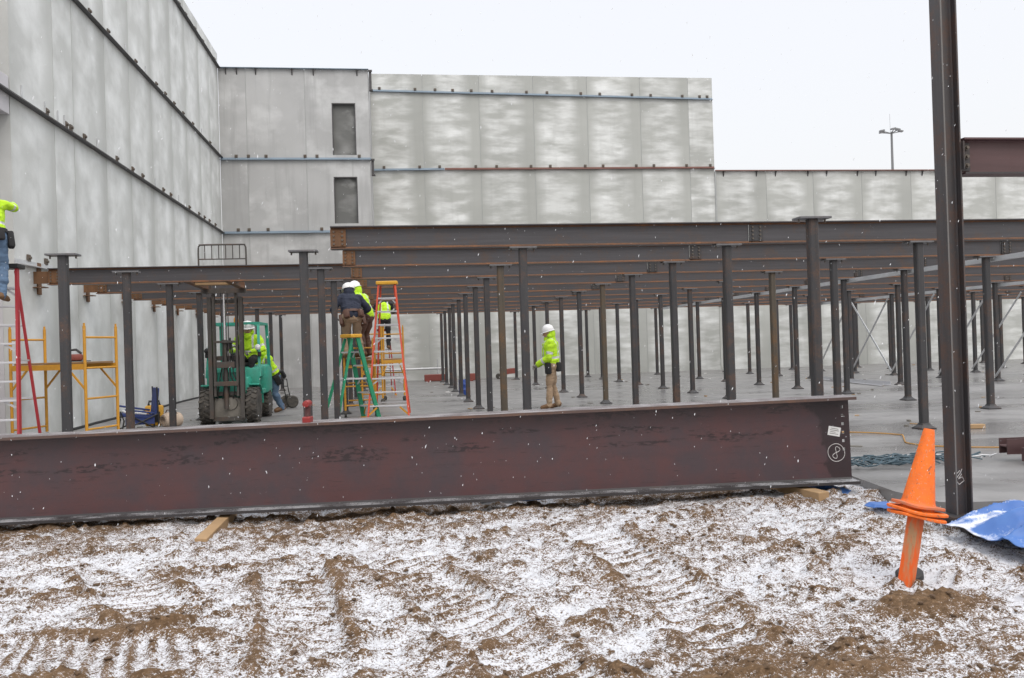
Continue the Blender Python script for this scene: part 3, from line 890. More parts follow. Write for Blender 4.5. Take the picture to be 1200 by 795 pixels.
# ------------------------------------------------------------------ foreground plate girder
gR, gL = Vector((4.17, 7.42, .022)), Vector((-5.6, 8.72, -.152))     # bottom centre line, right end and far beyond the frame
def girder():
    d = (gL - gR); Ln = d.length
    up = Vector((0, 0, 1))
    t = bpy.data.objects.new('plate_girder', None); link(t)
    dx, s, tt = frame_from(d)
    # local frame: x along (from the right end), y away from the camera, z up
    yv = tt.cross(dx)
    Mx = Matrix((dx, -s if False else s, tt)).transposed()
    t.matrix_world = Matrix.Translation(gR) @ Mx.to_4x4()
    tag(t, 'huge dull red steel plate girder lying on timbers across the snowy mud', 'girder')
    H, BF, TF, TW = .80, .34, .026, .018
    cam_side = 1 if (Mx.inverted() @ (CAMLOC - gR)).y > 0 else -1
    for nm, z in (('bottom_flange', TF / 2), ('top_flange', H - TF / 2)):
        mb = MB(); mb.box((Ln / 2 - .0, 0, z), (Ln + .03, BF, TF))
        if nm == 'top_flange': mb.m = [1 if abs(sum(mb.v[q][2] for q in f_) / len(f_) - z) > .01 else 0 for f_ in mb.f]
        mb.build(nm, [M['girder_edge'], M['flange_top']] if nm == 'top_flange' else M['flange_snow'], t)
    wb_ = MB()
    zl, zh = TF, H - TF
    e0, e1 = .046, .074                          # strip that holds the bolt holes
    wb_.box(((e1 + Ln) / 2, 0, (zl + zh) / 2), (Ln - e1, TW, zh - zl))
    wb_.box((e0 / 2, 0, (zl + zh) / 2), (e0, TW, zh - zl))
    hs = [zh - .075 - i * .079 for i in range(6)]
    zz = zh
    for hz in hs:
        wb_.box(((e0 + e1) / 2, 0, (zz + hz + .014) / 2), (e1 - e0, TW, zz - hz - .014)); zz = hz - .014
    wb_.box(((e0 + e1) / 2, 0, (zz + zl) / 2), (e1 - e0, TW, zz - zl))
    wb_.build('web', M['girder'], t)
    wd = MB()
    for z, s2 in ((zl, 1), (zh, -1)):
        wd.prism([(0, 0), (.016, 0), (0, s2 * .016)], (.004, cam_side * (TW / 2 - .001), z), (0, cam_side, 0), (0, 0, 1), (1, 0, 0), Ln - .01)
    wd.build('weld_bead', M['girder_dark'], t)
    # shop sticker, tilted, and the chalk mark: an 8 in a ring
    yf = cam_side * (TW / 2 + .0015)
    lb = MB(); lb.box((.145, yf, .475), (.115, .003, .085), rot=(0, R(12 if cam_side > 0 else -12), 0))
    lbo = lb.build('sticker', M['paper'], t)
    pr = MB()
    rm = Euler((0, R(12 if cam_side > 0 else -12), 0)).to_matrix()
    for i, (ww, oo) in enumerate(((.07, 0), (.085, 0), (.05, .012), (.08, 0))):
        pr.box(Vector((.145, yf + cam_side * .002, .475)) + rm @ Vector((oo, 0, .025 - i * .016)), (ww, .002, .004), rot=rm)
    pr.build('sticker_print', M['greasy'], lbo)
    ch = MB()
    cx, cz = .135, .275
    ring = [(cx + .078 * math.cos(a) * (1 + .05 * math.sin(2 * a)), yf, cz + .083 * math.sin(a)) for a in np.linspace(.9, 2 * PI + 1.2, 34)]
    ch.tube(ring, .0032, 5)
    th = R(28)
    eight = []
    for a in np.linspace(0, 2 * PI, 40):
        u, v = .027 * math.sin(2 * a), .056 * math.cos(a)
        sg = -1
        eight.append((cx + sg * (u * math.cos(th) + v * math.sin(th)) * .8, yf, cz + (-u * math.sin(th) + v * math.cos(th))))
    ch.tube(eight, .0032, 5)
    ch.build('chalk_mark', M['chalk'], t, smooth=True)
girder()

def timber(loc, size, rot, label, mat='wood', name='timber_block', group=None):
    mb = MB(); mb.box((0, 0, 0), size, b=.005)
    o = mb.build(name, M[mat], loc=loc); o.rotation_euler = rot
    return tag(o, label, 'timber', group)
timber((-1.66, 7.92, -.165), (.10, 1.15, .10), (R(3), R(4), R(-3)), 'pale timber baulk under the girder, its end sticking out over the mud')
timber((3.62, 7.62, -.045), (.12, 1.0, .085), (R(1), R(-2), R(14)), 'short timber block under the girder near its punched end')
timber((8.0, 11.05, .035), (.45, .09, .06), (0, 0, R(-10)), 'short timber offcut lying on the slab behind the tall column')

# power tool standing on the girder's top flange
M['grip'] = m_paint('grip_dark_red', (.07, .015, .014), .6, .3)
def power_tool():
    t = empty('cordless_drill', (-.86, 8.03, .724), R(80), 'red and black cordless power tool standing on top of the plate girder', 'power tool')
    MB().box((0, 0, .032), (.12, .075, .062), b=.012).build('battery', M['red_tool'], t)
    MB().tube([(0, 0, .06), (.005, 0, .10), (.012, 0, .15)], [.03, .026, .028], 10).build('grip', M['grip'], t, True)
    h = MB(); h.lathe([(.0, -.075), (.03, -.07), (.034, -.02), (.034, .04), (.026, .06)], 14, (.012, 0, .18), Euler((0, R(90), 0)).to_matrix())
    h.build('motor_housing', M['red_tool'], t, True)
    c_ = MB(); c_.lathe([(.024, .06), (.02, .09), (.012, .11), (.006, .14), (0, .141)], 12, (.012, 0, .18), Euler((0, R(90), 0)).to_matrix())
    c_.build('chuck', M['black'], t, True)
power_tool()

# ------------------------------------------------------------------ tall foreground column and its girder
def tall_column():
    t = empty('tall_column', (4.335, 6.12, 0), R(-1), 'tall dark rusty steel column in front, rising out of the picture', 'column')
    b = MB(); b.ibeam((0, 0, -.04), (0, 0, 6.3), .138, .138, .012, .009, up=(1, 0, 0), mi=0, edge=1)
    b.build('shaft', [M['steel_col'], M['col_edge']], t)
    MB().box((0, 0, -.045), (.30, .30, .02)).build('base_plate', M['steel'], t)
    ck = MB()
    pts = [(-.045, .02), (-.02, .075), (.01, .10), (.025, .07), (-.01, .03), (.03, .05), (.05, .02), (.0, -.01), (-.03, .03), (.02, .09), (.035, .12)]
    cv = []
    for i in range(len(pts) - 1):
        for q_ in range(4): cv.append(((pts[i][0] * (4 - q_) + pts[i + 1][0] * q_) / 4, -.0785, .20 + (pts[i][1] * (4 - q_) + pts[i + 1][1] * q_) / 4))
    ck = MB(); ck.tube([(x * .2 + .071 if False else x * .9, -.006, z) for x, _, z in cv], .003, 5)
    ck.build('chalk_mark', M['chalk'], t, True)
    g = empty('header_girder', (4.415, 6.12, 2.77), 0, 'short deep red steel girder bolted to the tall foreground column, leaving the frame', 'girder')
    b = MB(); b.ibeam((.02, 0, 0), (4.6, 0, 0), .285, .14, .014, .009, mi=0, edge=1)
    b.build('beam_body', [M['red_prim'], M['girder_dark']], g)
    c2 = MB(); c2.angle((.0, -.006, -.10), (.0, -.006, .10), .09, .09, .01, up=(0, -1, 0), mi=0)
    c2 = MB(); c2.box((.055, -.0105, 0), (.09, .011, .22)); c2.box((-.006, -.05, 0), (.011, .09, .22))
    cl = c2.build('clip_angle', M['girder_dark'], g)
    for z in (-.07, 0, .07):
        bo = MB(); bo.cyl((.065, -.017, z), (.065, -.03, z), .021, n=6); bo.cyl((.065, -.03, z), (.065, -.048, z), .012, n=8)
        bo.build('bolt', M['bolt'], cl)
M['steel_col'] = m_steel('column_steel', (.046, .042, .043), .8, rustcol=(.10, .05, .032), streak=(14, 14, .35))
M['col_edge'] = m_steel('column_edge', (.11, .105, .10), .3, streak=(6, 6, .5))
tall_column()

# ------------------------------------------------------------------ traffic cones on a stake
ax_base, ax_tip = Vector((3.125, 4.985, -.30)), Vector((3.345, 4.985, .80))
axd = (ax_tip - ax_base).normalized()
def axis_mat(rz=0.0):
    x = Vector((1, 0, 0)); x = (x - axd * x.dot(axd)).normalized(); y = axd.cross(x)
    return Matrix((x, y, axd)).transposed() @ Matrix.Rotation(rz, 3, 'Z')
def cone(s, rz, label, tilt=(0, 0, 0)):
    t = bpy.data.objects.new('traffic_cone', None); link(t)
    t.matrix_world = Matrix.Translation(ax_base + axd * s) @ (axis_mat(rz) @ Euler(tilt).to_matrix()).to_4x4()
    b = MB(); b.lathe([(.112, .014), (.103, .022), (.097, .04), (.034, .485), (.030, .50), (.026, .50), (.031, .482), (.090, .04), (.097, .02)], 32)
    b.build('cone_body', M['cone'], t, True)
    pl = MB()
    n = 32; V = []; rr = .128 if 'topmost' in label else .147
    for z, k in ((0, .97), (.004, 1.0), (.016, 1.0), (.020, .97)):
        for i in range(n):
            a = 2 * PI * i / n
            cx_, cy_ = math.cos(a), math.sin(a)
            p = 5.0
            q_ = (abs(cx_) ** p + abs(cy_) ** p) ** (-1 / p)
            wv = .003 * math.sin(3 * a + s * 40)
            V.append((cx_ * q_ * rr * k, cy_ * q_ * rr * k, z + wv))
    base_n = len(V)
    inner = [(math.cos(2 * PI * i / n) * .092, math.sin(2 * PI * i / n) * .092, z) for z in (0.0, .022) for i in range(n)]
    V += inner
    F = []
    for k in range(3):
        for i in range(n): F.append((k * n + i, k * n + (i + 1) % n, (k + 1) * n + (i + 1) % n, (k + 1) * n + i))
    for i in range(n):
        j = (i + 1) % n
        F.append((i, base_n + i, base_n + j, j)); F.append((3 * n + i, 3 * n + j, base_n + n + j, base_n + n + i)); F.append((base_n + i, base_n + n + i, base_n + n + j, base_n + j))
    pl.add(V, F); pl.build('cone_base', M['cone_dirty'] if 'topmost' in label else M['cone'], t, True)
    return tag(t, label, 'traffic cone', 'orange cones stacked on the leaning stake')
M['cone_dirty'] = m_paint('cone_base_dirty', (.70, .13, .02), .6, .95, (.30, .20, .14), scale=10)
cone(.600, R(10), 'faded orange traffic cone, topmost of the three stacked on the leaning stake')
cone(.566, R(4), 'orange traffic cone squeezed between two others, only its base rim showing', (R(1.5), R(-1), 0))
cone(.530, R(-6), 'bright orange traffic cone, lowest of the three stacked on the leaning stake', (R(-2), R(2), 0))
st = MB(); st.box((0, 0, .46), (.076, .076, .95), b=.004)
o = st.build('wooden_stake', M['stake'])
o.matrix_world = Matrix.Translation(ax_base + axd * -.02) @ axis_mat(R(28)).to_4x4()
tag(o, 'leaning square wooden stake sprayed orange, planted in the muddy mound', 'stake')
pc = MB(); pc.lathe([(.075, 0), (.085, .01), (.085, .045), (.07, .06), (.0, .062)], 20)
o = pc.build('plastic_tub', M['black'], smooth=True, loc=(3.26, 5.12, -.21)); o.rotation_euler = (R(10), R(-12), 0)
tag(o, 'small round black plastic tub on the mud behind the orange stake', 'tub')

# ------------------------------------------------------------------ blue tarps
def tarp(name, c, sx, sy, rz, amp, seed, label, bare=.3, nx=110, ny=90):
    u, v = np.meshgrid(np.linspace(-1, 1, nx), np.linspace(-1, 1, ny))
    ed = 1 + .10 * (fbm(np.arctan2(v, u) * 2.2 + 9, 0 * u + seed, 3, seed) - .5)
    X, Y = u * sx * ed, v * sy * ed
    a = (.5 * X + Y) ; fold = 1 - np.abs(2 * fbm(a * 3.4 + .8 * fbm(X * 2, Y * 2, 2, seed), (Y * .4 - X * .9) * .8, 3, seed + 3) - 1)
    big = fbm(X * 1.5 + 3, Y * 1.5, 3, seed + 5)
    edge = np.minimum(1 - np.abs(u), 1 - np.abs(v)); lift = sstep(0, .35, edge)
    h = amp * (lift * (.35 + .9 * big) + (.9 * fold ** 3 - .3) * (.35 + .65 * lift)) + .020 * fbm(X * 9, Y * 9, 3, seed + 7) + .028 * (1 - np.abs(2 * fbm(X * 5, Y * 5, 2, seed + 8) - 1)) ** 2
    gy, gx = np.gradient(h, sy * 2 / ny, sx * 2 / nx)
    slope = np.hypot(gx, gy)
    snow = 1.2 - slope * .75 - h * 1.5 + (fbm(X * 2.6, Y * 2.6, 3, seed + 11) - .5) * 3.0 - bare
    V = np.stack([X, Y, h], -1).reshape(-1, 3)
    i = np.arange(nx * ny).reshape(ny, nx)
    Fq = np.stack([i[:-1, :-1], i[:-1, 1:], i[1:, 1:], i[1:, :-1]], -1).reshape(-1, 4)
    me = bpy.data.meshes.new(name); me.from_pydata(V.tolist(), [], Fq.tolist())
    at = me.attributes.new('snow', 'FLOAT', 'POINT'); at.data.foreach_set('value', snow.ravel().astype(np.float32))
    me.polygons.foreach_set('use_smooth', [True] * len(me.polygons))
    me.materials.append(M['tarp'])
    o = bpy.data.objects.new(name, me); link(o); o.location = c; o.rotation_euler = (0, 0, rz)
    so_ = o.modifiers.new('thick', 'SOLIDIFY'); so_.thickness = .006; so_.offset = -1
    return tag(o, label, 'tarp')
tarp('blue_tarp', (4.92, 5.60, -.09), .84, .42, R(10), .14, 5, 'crumpled blue tarp dusted with snow at the foot of the tall column', .05)
tarp('tarp_strip', (3.98, 6.62, -.085), .13, .06, R(10), .03, 8, 'scrap of blue tarp poking from the mud beside the cone stack', .6, 40, 24)
tarp('tarp_strip', (3.95, 7.55, -.085), .26, .05, R(-58), .035, 9, 'thin strip of blue tarp trailing from under the girder end', .9, 50, 14)
tarp('tarp_strip', (1.02, 7.95, -.10), .30, .10, R(0), .05, 12, 'pale blue tarp edge showing under the middle of the girder', .1, 50, 20)

# ------------------------------------------------------------------ things lying on the slab
def cable_heap():
    t = empty('cable_heap', (5.35, 8.25, 0), 0, 'tangled heap of teal cables lying at the slab edge behind the cone', 'cable')
    r2 = random.Random(5); mb = MB()
    for i in range(26):
        px, py = r2.uniform(-.55, .55), r2.uniform(-.28, .28); a = r2.uniform(-.5, .5)
        pts = []
        for k in range(14):
            s = (k / 13 - .5) * r2.uniform(.9, 1.1)
            pts.append((px + s * math.cos(a) * .9 + .03 * math.sin(k * 1.3 + i), py + s * math.sin(a) * .6 + .06 * math.sin(k * .9 + i * 2), .018 + .05 * abs(math.sin(k * .7 + i)) + .0012 * i))
        mb.tube(pts, r2.uniform(.006, .010), 6, mi=0 if r2.random() < .86 else 1)
    mb.build('cable_coil', [M['cable_b'], M['galv']], t, True)
cable_heap()
cp = [(4.0, 11.5, .012), (5.2, 11.45, .012), (6.0, 11.35, .012), (6.5, 11.05, .012), (6.72, 10.7, .012), (6.62, 10.45, .03), (6.45, 10.15, .012), (6.30, 9.85, .012), (6.35, 9.55, .012), (6.6, 9.3, .012), (7.0, 9.1, .012), (7.6, 8.9, .012)]
def smooth_path(P, n=6):
    P = [Vector(p) for p in P]; out = []
    for i in range(len(P) - 1):
        a, b, c, d = P[max(i - 1, 0)], P[i], P[i + 1], P[min(i + 2, len(P) - 1)]
        for k in range(n):
            t = k / n
            out.append(.5 * ((2 * b) + (c - a) * t + (2 * a - 5 * b + 4 * c - d) * t * t + (3 * b - a - 3 * c + d) * t ** 3))
    out.append(P[-1]); return out
o = MB().tube(smooth_path(cp), .008, 7).build('extension_cord', M['cord'], smooth=True); tag(o, 'yellow extension cord snaking over the slab past the tall column', 'cord')
hp = [(-6.25, 17.2, .02), (-6.32, 19, .02), (-6.28, 22, .02), (-6.35, 26, .02), (-6.3, 30, .02), (-6.3, 32.8, .02)]
o = MB().tube(smooth_path(hp), .03, 7).build('black_hose', M['black'], smooth=True); tag(o, 'black hose lying along the foot of the tall side wall', 'hose')

t = empty('steel_offcut', (6.95, 8.15, 0), R(-4), 'short red steel beam offcut lying on the slab right of the tall column', 'steel offcut')
b = MB(); b.ibeam((-.62, 0, .16), (.9, 0, .16), .14, .16, .012, .009, up=(0, 1, 0)); b.build('beam_body', M['red_prim'], t)
b = MB(); b.box((-.2, 0, .045), (.09, .3, .09)); b.box((.55, 0, .045), (.09, .3, .09)); b.build('packing_block', M['wood_old'], t)
b = MB(); b.box((-.02, -.27, .10), (1.1, .10, .14)); b.build('plate', M['red_prim'], t)
for i, (x0, y0_, x1, y1_, lab) in enumerate(((13.15, 25.0, 12.62, 20.7, 'longest pale steel angle of the pair lying on the slab'), (13.0, 24.2, 12.95, 20.9, 'shorter pale steel angle of the pair lying on the slab'))):
    angle_obj('loose_angle', (x0, y0_, .02 + .0 * i), (x1, y1_, .02), .09, lab, 'steel angle', 'galvanised angles lying on the slab', mat='alu')

def drum():
    t = empty('blue_drum', (1.80, 24.1, 0), 0, 'small blue plastic drum standing among the middle posts', 'drum'); t.scale = (.5, .5, .52)
    MB().lathe([(.24, 0), (.27, .02), (.27, .26), (.285, .28), (.27, .30), (.27, .56), (.285, .58), (.27, .60), (.27, .80), (.25, .84), (.0, .85)], 20).build('drum_body', M['drum'], t, True)
    MB().cyl((.12, 0, .85), (.12, 0, .875), .035, n=10).build('bung', M['black'], t)
drum()
for (x, y, l, rz, lab) in ((1.45, 33.9, .95, 0, 'flat red barrier board at the wall foot beyond the orange ladder'), (2.95, 33.5, .42, .1, 'short red barrier board at the wall foot beyond the blue drum')):
    mb = MB(); mb.box((0, 0, .16), (l, .12, .28), b=.03); mb.box((-l * .35, 0, .03), (.12, .4, .06)); mb.box((l * .35, 0, .03), (.12, .4, .06))
    o = mb.build('barrier_board', M['redboard'], loc=(x, y, 0)); o.rotation_euler.z = rz; tag(o, lab, 'barrier', 'red boards at the far wall')
t = empty('wheelbarrow', (4.45, 34.6, 0), R(200), 'small red wheelbarrow standing before the far wall', 'wheelbarrow'); t.scale = (.6, .6, .6)
b = MB(); b.prism([(-.45, .35), (.35, .30), (.55, .62), (-.5, .70)], (0, -.3, 0), (1, 0, 0), (0, 0, 1), (0, 1, 0), .6); b.build('tray', M['redboard'], t)
b = MB(); b.tube([(.8, -.22, .12), (.2, -.25, .3), (-.9, -.28, .62)], .02, 6); b.tube([(.8, .22, .12), (.2, .25, .3), (-.9, .28, .62)], .02, 6); b.build('handles', M['white'], t)
b = MB(); b.cyl((.75, -.05, .19), (.75, .05, .19), .19, n=18); b.build('wheel', M['rubber'], t)
def pipe_rail():
    t = empty('pipe_rail', (.6, 34.6, 0), 0, 'low grey pipe rail standing before the far wall beyond the ladders', 'rail')
    b = MB(); b.cyl((-2.2, 0, .52), (1.3, 0, .52), .045, n=8); b.build('pipe', M['galv'], t)
    for x in (-2.0, -.6, .95, 1.15, 1.35):
        MB().cyl((x, 0, 0), (x, 0, .9 if x > .5 else .52), .03, n=8).build('upright', M['galv'], t)
pipe_rail()

def debris():
    r2 = random.Random(21); mb = MB()
    for i in range(150):
        if r2.random() < .6:
            k, j, x, y = r2.choice(POSTS); x += r2.uniform(-.35, .35); y += r2.uniform(-.4, .4)
        else:
            x, y = r2.uniform(-5.8, 16), r2.uniform(9.6, 33)
        if y < 9.2: continue
        l = r2.uniform(.03, .16); h = r2.uniform(.008, .03)
        mb.box((x, y, h / 2 + .001), (l, r2.uniform(.02, .07), h), rot=(0, 0, r2.uniform(0, PI)), mi=r2.choice((0, 0, 1, 2, 2)))
    o = mb.build('debris', [M['mudiron'], M['wood'], M['paper']]); tag(o, kind='stuff')
debris()

# ------------------------------------------------------------------ light mast far behind
M['mast'] = m_paint('mast_grey', (.20, .205, .21), .6, .1)
def light_mast():
    t = empty('light_mast', (44.2, 70, 0), 0, 'tall thin lighting mast with a ring of lamps beyond the low wall', 'light mast')
    MB().tube([(0, 0, 0), (0, 0, 10), (.02, 0, 19.4)], [.20, .15, .09], 10).build('pole', M['mast'], t, True)
    a = MB()
    for dx, dy in ((-.85, 0), (.95, .1), (-.5, .6), (.3, -.5), (-.2, -.7)):
        a.cyl((0, 0, 19.25), (dx, dy, 19.45), .045, n=6)
    a.build('cross_arm', M['mast'], t)
    for dx, dy in ((-.85, 0), (.95, .1), (-.5, .6), (.3, -.5), (-.2, -.7)):
        h = MB(); h.prism([(-.2, -.05), (.2, -.11), (.24, 0), (-.15, .08)], (dx - .05, dy - .2, 19.5), (1, 0, 0) if dx > 0 else (-1, 0, 0), (0, 0, 1), (0, 1, 0), .3)
        h.build('lamp_head', M['mast'], t)
    MB().cyl((-.1, 0, 19.4), (-.1, 0, 21.0), .012, n=5).build('lightning_rod', M['mast'], t)
light_mast()

# ------------------------------------------------------------------ ladders
def stepladder(loc, rz, H, wb, wt, spread, n, mats, label, cap='yellow_cap', feet='yellow', fr=.45):
    """front (steps) faces local -y, rear legs toward +y"""
    t = empty('step_ladder', loc, rz, label, 'ladder')
    rail = M[mats]
    yf, yr, yt = -spread * fr, spread * (1 - fr), 0.0
    for s in (-1, 1):
        b = MB(); b.bar((s * wb / 2, yf, .03), (s * wt / 2, yt - .05, H - .02), .032, .085, up=(0, 1, 0)); b.build('front_rail', rail, t)
        b = MB(); b.bar((s * wb * .44, yr, .03), (s * wt * .40, yt + .06, H - .05), .028, .05, up=(0, 1, 0)); b.build('rear_rail', rail, t)
        b = MB(); b.box((s * wb / 2, yf, .02), (.06, .11, .05), b=.008); b.build('foot', M[feet], t)
        b = MB(); b.bar((s * wb / 2 - s * .02, yf, .10), (s * wb * .28, yf + .02, .24), .012, .035); b.build('foot_brace', M[feet], t)
    b = MB(); b.box((0, 0, H), (wt + .10, .26, .07), b=.015); b.build('top_cap', M[cap], t)
    for i in range(n):
        z = (i + 1) * (H - .05) / (n + 1)
        k = z / H
        wx = wb + (wt - wb) * k - .03; y = yf + (yt - .05 - yf) * k
        b = MB(); b.box((0, y, z), (wx, .085, .028), b=.004)
        if i in (n - 1, 2, 5):
            for s in (-1, 1): b.bar((s * wx * .47, y, z - .10), (s * wx * .26, y, z - .012), .01, .03)
        b.build('step', M['alu'], t)
    for i in range(0, n, 2):
        z = (i + 1) * (H - .05) / (n + 1); k = z / H
        wx = wb * .88 + (wt * .8 - wb * .88) * k; y = yr + (yt + .06 - yr) * k
        b = MB(); b.bar((-wx / 2, y, z), (wx / 2, y, z), .02, .03); b.build('rear_rung', M['alu'], t)
    z = H * .5
    for s in (-1, 1):
        k = .5; wx = (wb + (wt - wb) * k) / 2
        b = MB(); b.bar((s * wx, yf * .5, z), (s * wx * .88, yr * .5, z), .006, .025); b.build('spreader', M['alu'], t)
    return t
stepladder((-.20, 17.25, 0), R(-4), 2.72, .80, .33, 1.2, 9, 'orange_fg', 'tall orange stepladder with yellow cap and white steps standing open on the slab')
stepladder((-.92, 16.75, 0), R(128), 1.66, .52, .28, .95, 5, 'green_fg', 'short green stepladder with yellow top standing below the man in navy')
stepladder((-5.80, 13.2, 0), R(2), 2.76, .88, .60, .98, 9, 'red_fg', 'dark red stepladder by the side wall under the climbing worker', cap='black', feet='black', fr=.5)
stepladder((-.44, 25.6, 0), R(5), 1.95, .55, .30, .9, 6, 'red_fg', 'faded red stepladder seen through the orange ladder', cap='red_fg')

# ------------------------------------------------------------------ rolling scaffolds
def scaffold(loc, rz, Ln, W, H, zp, label, plank='wood_old', casters=True):
    t = empty('rolling_scaffold', loc, rz, label, 'scaffold')
    for s in (-1, 1):
        b = MB(); x = s * Ln / 2
        for w_ in (-1, 1):
            b.cyl((x, w_ * W / 2, .14), (x, w_ * W / 2, H), .024, n=10)
            b.cyl((x, w_ * W / 2, H), (x, w_ * W / 2, H + .05), .016, n=8)
        n = 4
        for i in range(n):
            z = .24 + i * (H - .42) / (n - 1)
            b.cyl((x, -W / 2, z), (x, W / 2, z), .017, n=8)
        b.build('end_frame', M['yellow'], t, True)
        if casters:
            for w_ in (-1, 1):
                c_ = MB(); c_.cyl((x, w_ * W / 2 - .025, .065), (x, w_ * W / 2 + .025, .065), .062, n=14); c_.build('caster', M['rubber'], t)
    for w_ in (-1, 1):
        b = MB(); b.bar((-Ln / 2, w_ * W / 2, zp - .05), (Ln / 2, w_ * W / 2, zp - .05), .035, .09)
        for s in (-1, 1): b.bar((s * Ln / 2, w_ * W / 2, zp - .42), (s * Ln * .28, w_ * W / 2, zp - .09), .02, .03)
        b.build('side_rail', M['yellow'], t)
    b = MB(); b.box((0, 0, zp + .012), (Ln - .08, W - .06, .03), b=.004); b.build('platform', M[plank], t)
    return t
scaffold((-5.51, 14.86, 0), R(-20), 1.40, .75, 1.90, 1.30, 'yellow rolling scaffold with a plank deck beside the tall side wall')
scaffold((-.86, 18.55, 0), R(93), 1.75, .62, 1.60, 1.19, 'yellow rolling scaffold carrying the man in navy and another worker')
scaffold((-.42, 22.2, 0), R(60), 1.1, .60, 1.95, 1.10, 'yellow rolling scaffold standing empty, seen through the orange ladder')
t = empty('circular_saw', (-5.32, 14.80, 1.332), R(10), 'orange and black power saw on the deck of the yellow scaffold', 'power tool')
MB().box((0, 0, .07), (.24, .11, .11), b=.03).build('saw_body', M['redboard'], t, True)
b = MB(); b.tube([(-.11, 0, .10), (-.08, 0, .19), (.02, 0, .20), (.10, 0, .13)], .02, 8); b.box((.05, .0, .008), (.36, .14, .014)); b.build('handle', M['black'], t, True)

# folded camp chair, canvas bucket and hand cart
def camp_chair():
    t = empty('camp_chair', (-4.90, 16.75, 0), R(25), 'blue folding camp chair tipped back, papers on its seat, before the scaffold', 'folding chair')
    b = MB(); b.box((.28, 0, .52), (.05, .44, .52), rot=(0, R(6), 0), b=.015); b.build('backrest', M['blue_fab'], t)
    b = MB(); b.box((-.05, 0, .27), (.56, .46, .07), rot=(0, R(8), 0), b=.02); b.box((-.02, -.2, .18), (.5, .04, .14)); b.build('seat', M['blue_fab'], t)
    b = MB()
    for s in (-.24, .24):
        b.tube([(-.34, s, 0), (-.30, s, .20), (-.36, s, .38)], .014, 6); b.tube([(-.32, s, .02), (.30, s, .30)], .013, 6); b.tube([(.30, s, .0), (-.25, s, .32)], .013, 6); b.tube([(.30, s, 0), (.28, s, .8)], .014, 6)
    b.build('chair_frame', M['black'], t, True)
    b = MB(); b.box((-.04, .25, .40), (.55, .05, .035), rot=(0, R(12), 0), b=.01); b.box((-.04, -.25, .36), (.5, .05, .03), rot=(0, R(10), 0), b=.01); b.build('armrest', M['blue_fab'], t)
camp_chair()
mb = MB(); mb.box((0, 0, 0), (.40, .30, .05), rot=(0, R(9), 0), b=.02); o = mb.build('paper_sack', M['white'], loc=(-4.97, 16.68, .33)); o.rotation_euler = (0, 0, R(25)); tag(o, 'flat white sack lying on the blue camp chair', 'sack')
t = empty('tool_case', (-4.78, 17.3, .0), R(15), 'black and yellow tool case standing behind the blue camp chair', 'tool case')
MB().box((0, 0, .22), (.34, .22, .40), b=.04).build('case_body', M['yellow_cap'], t, True)
b = MB(); b.tube([(-.10, 0, .42), (-.09, 0, .50), (.09, 0, .50), (.10, 0, .42)], .022, 8); b.box((0, -.115, .20), (.2, .02, .2)); b.build('handle', M['black'], t, True)
t = empty('canvas_bag', (-4.38, 16.95, 0), R(-10), 'slumped beige canvas tool bag lying beside the blue camp chair', 'bag'); t.scale = (.9, .8, .78)
b = MB(); b.lathe([(.0, -.2), (.17, -.19), (.20, -.05), (.19, .1), (.14, .19), (.10, .2), (.12, .15), (.0, .10)], 18, (0, 0, .19), Euler((R(90), 0, R(-35))).to_matrix()); b.build('bag_body', M['beige'], t, True)
b = MB(); b.tube([(-.12, -.05, .32), (-.05, -.08, .44), (.10, -.02, .42), (.15, 0, .30)], .013, 6); b.build('strap', M['leather'], t, True)

def hand_cart():
    t = empty('hand_cart', (-2.72, 21.4, 0), R(35), 'black wheeled hand cart standing behind the forklift', 'cart'); t.scale = (.72, .72, .72)
    for y in (-.22, .22):
        wv = MB(); wv.lathe([(.10, -.05), (.19, -.055), (.215, -.03), (.215, .03), (.19, .055), (.10, .05)], 22, (0, y, .215), Euler((R(90), 0, 0)).to_matrix())
        wh = wv.build('wheel', M['rubber'], t, True)
        rm_ = MB(); rm_.lathe([(.0, -.03), (.105, -.035), (.105, .035), (.0, .03)], 16, (0, y, .215), Euler((R(90), 0, 0)).to_matrix()); rm_.build('rim', M['alu'], wh, True)
    b = MB()
    for y in (-.15, .15): b.tube([(.0, y, .215), (-.10, y, .6), (-.16, y, 1.0)], .018, 8)
    for z, x in ((.45, -.06), (.75, -.12), (1.0, -.16)): b.cyl((x, -.15, z), (x, .15, z), .015, n=8)
    b.build('cart_frame', M['black'], t, True)
hand_cart()

# ------------------------------------------------------------------ forklift
def tyre(parent, x, y, r, wd, rimr):
    ex = Euler((0, R(90), 0)).to_matrix()
    b = MB(); b.lathe([(rimr, -wd * .42), (r * .86, -wd * .5), (r * .97, -wd * .42), (r, -wd * .25), (r, wd * .25), (r * .97, wd * .42), (r * .86, wd * .5), (rimr, wd * .42)], 30, (0, 0, 0), ex)
    w_ = b.build('wheel', M['rubber'], parent, True, loc=(x, y, r))
    tr = MB()
    n = 18
    for i in range(n):
        for s in (-1, 1):
            a = 2 * PI * (i + (.5 if s > 0 else 0)) / n
            tr.box((s * wd * .25, math.cos(a) * (r + .004), math.sin(a) * (r + .004)), (wd * .46, .045, .03), rot=Euler((a + PI / 2, 0, 0)).to_matrix() @ Euler((0, 0, s * .45)).to_matrix())
    tr.build('tread', M['rubber'], w_)
    b = MB(); b.lathe([(0, -wd * .30), (rimr * .55, -wd * .32), (rimr * .8, -wd * .2), (rimr, -wd * .40), (rimr, wd * .40), (rimr * .8, wd * .2), (rimr * .55, wd * .32), (0, wd * .30)], 20, (0, 0, 0), ex)
    b.build('rim', M['mudiron'], w_, True)
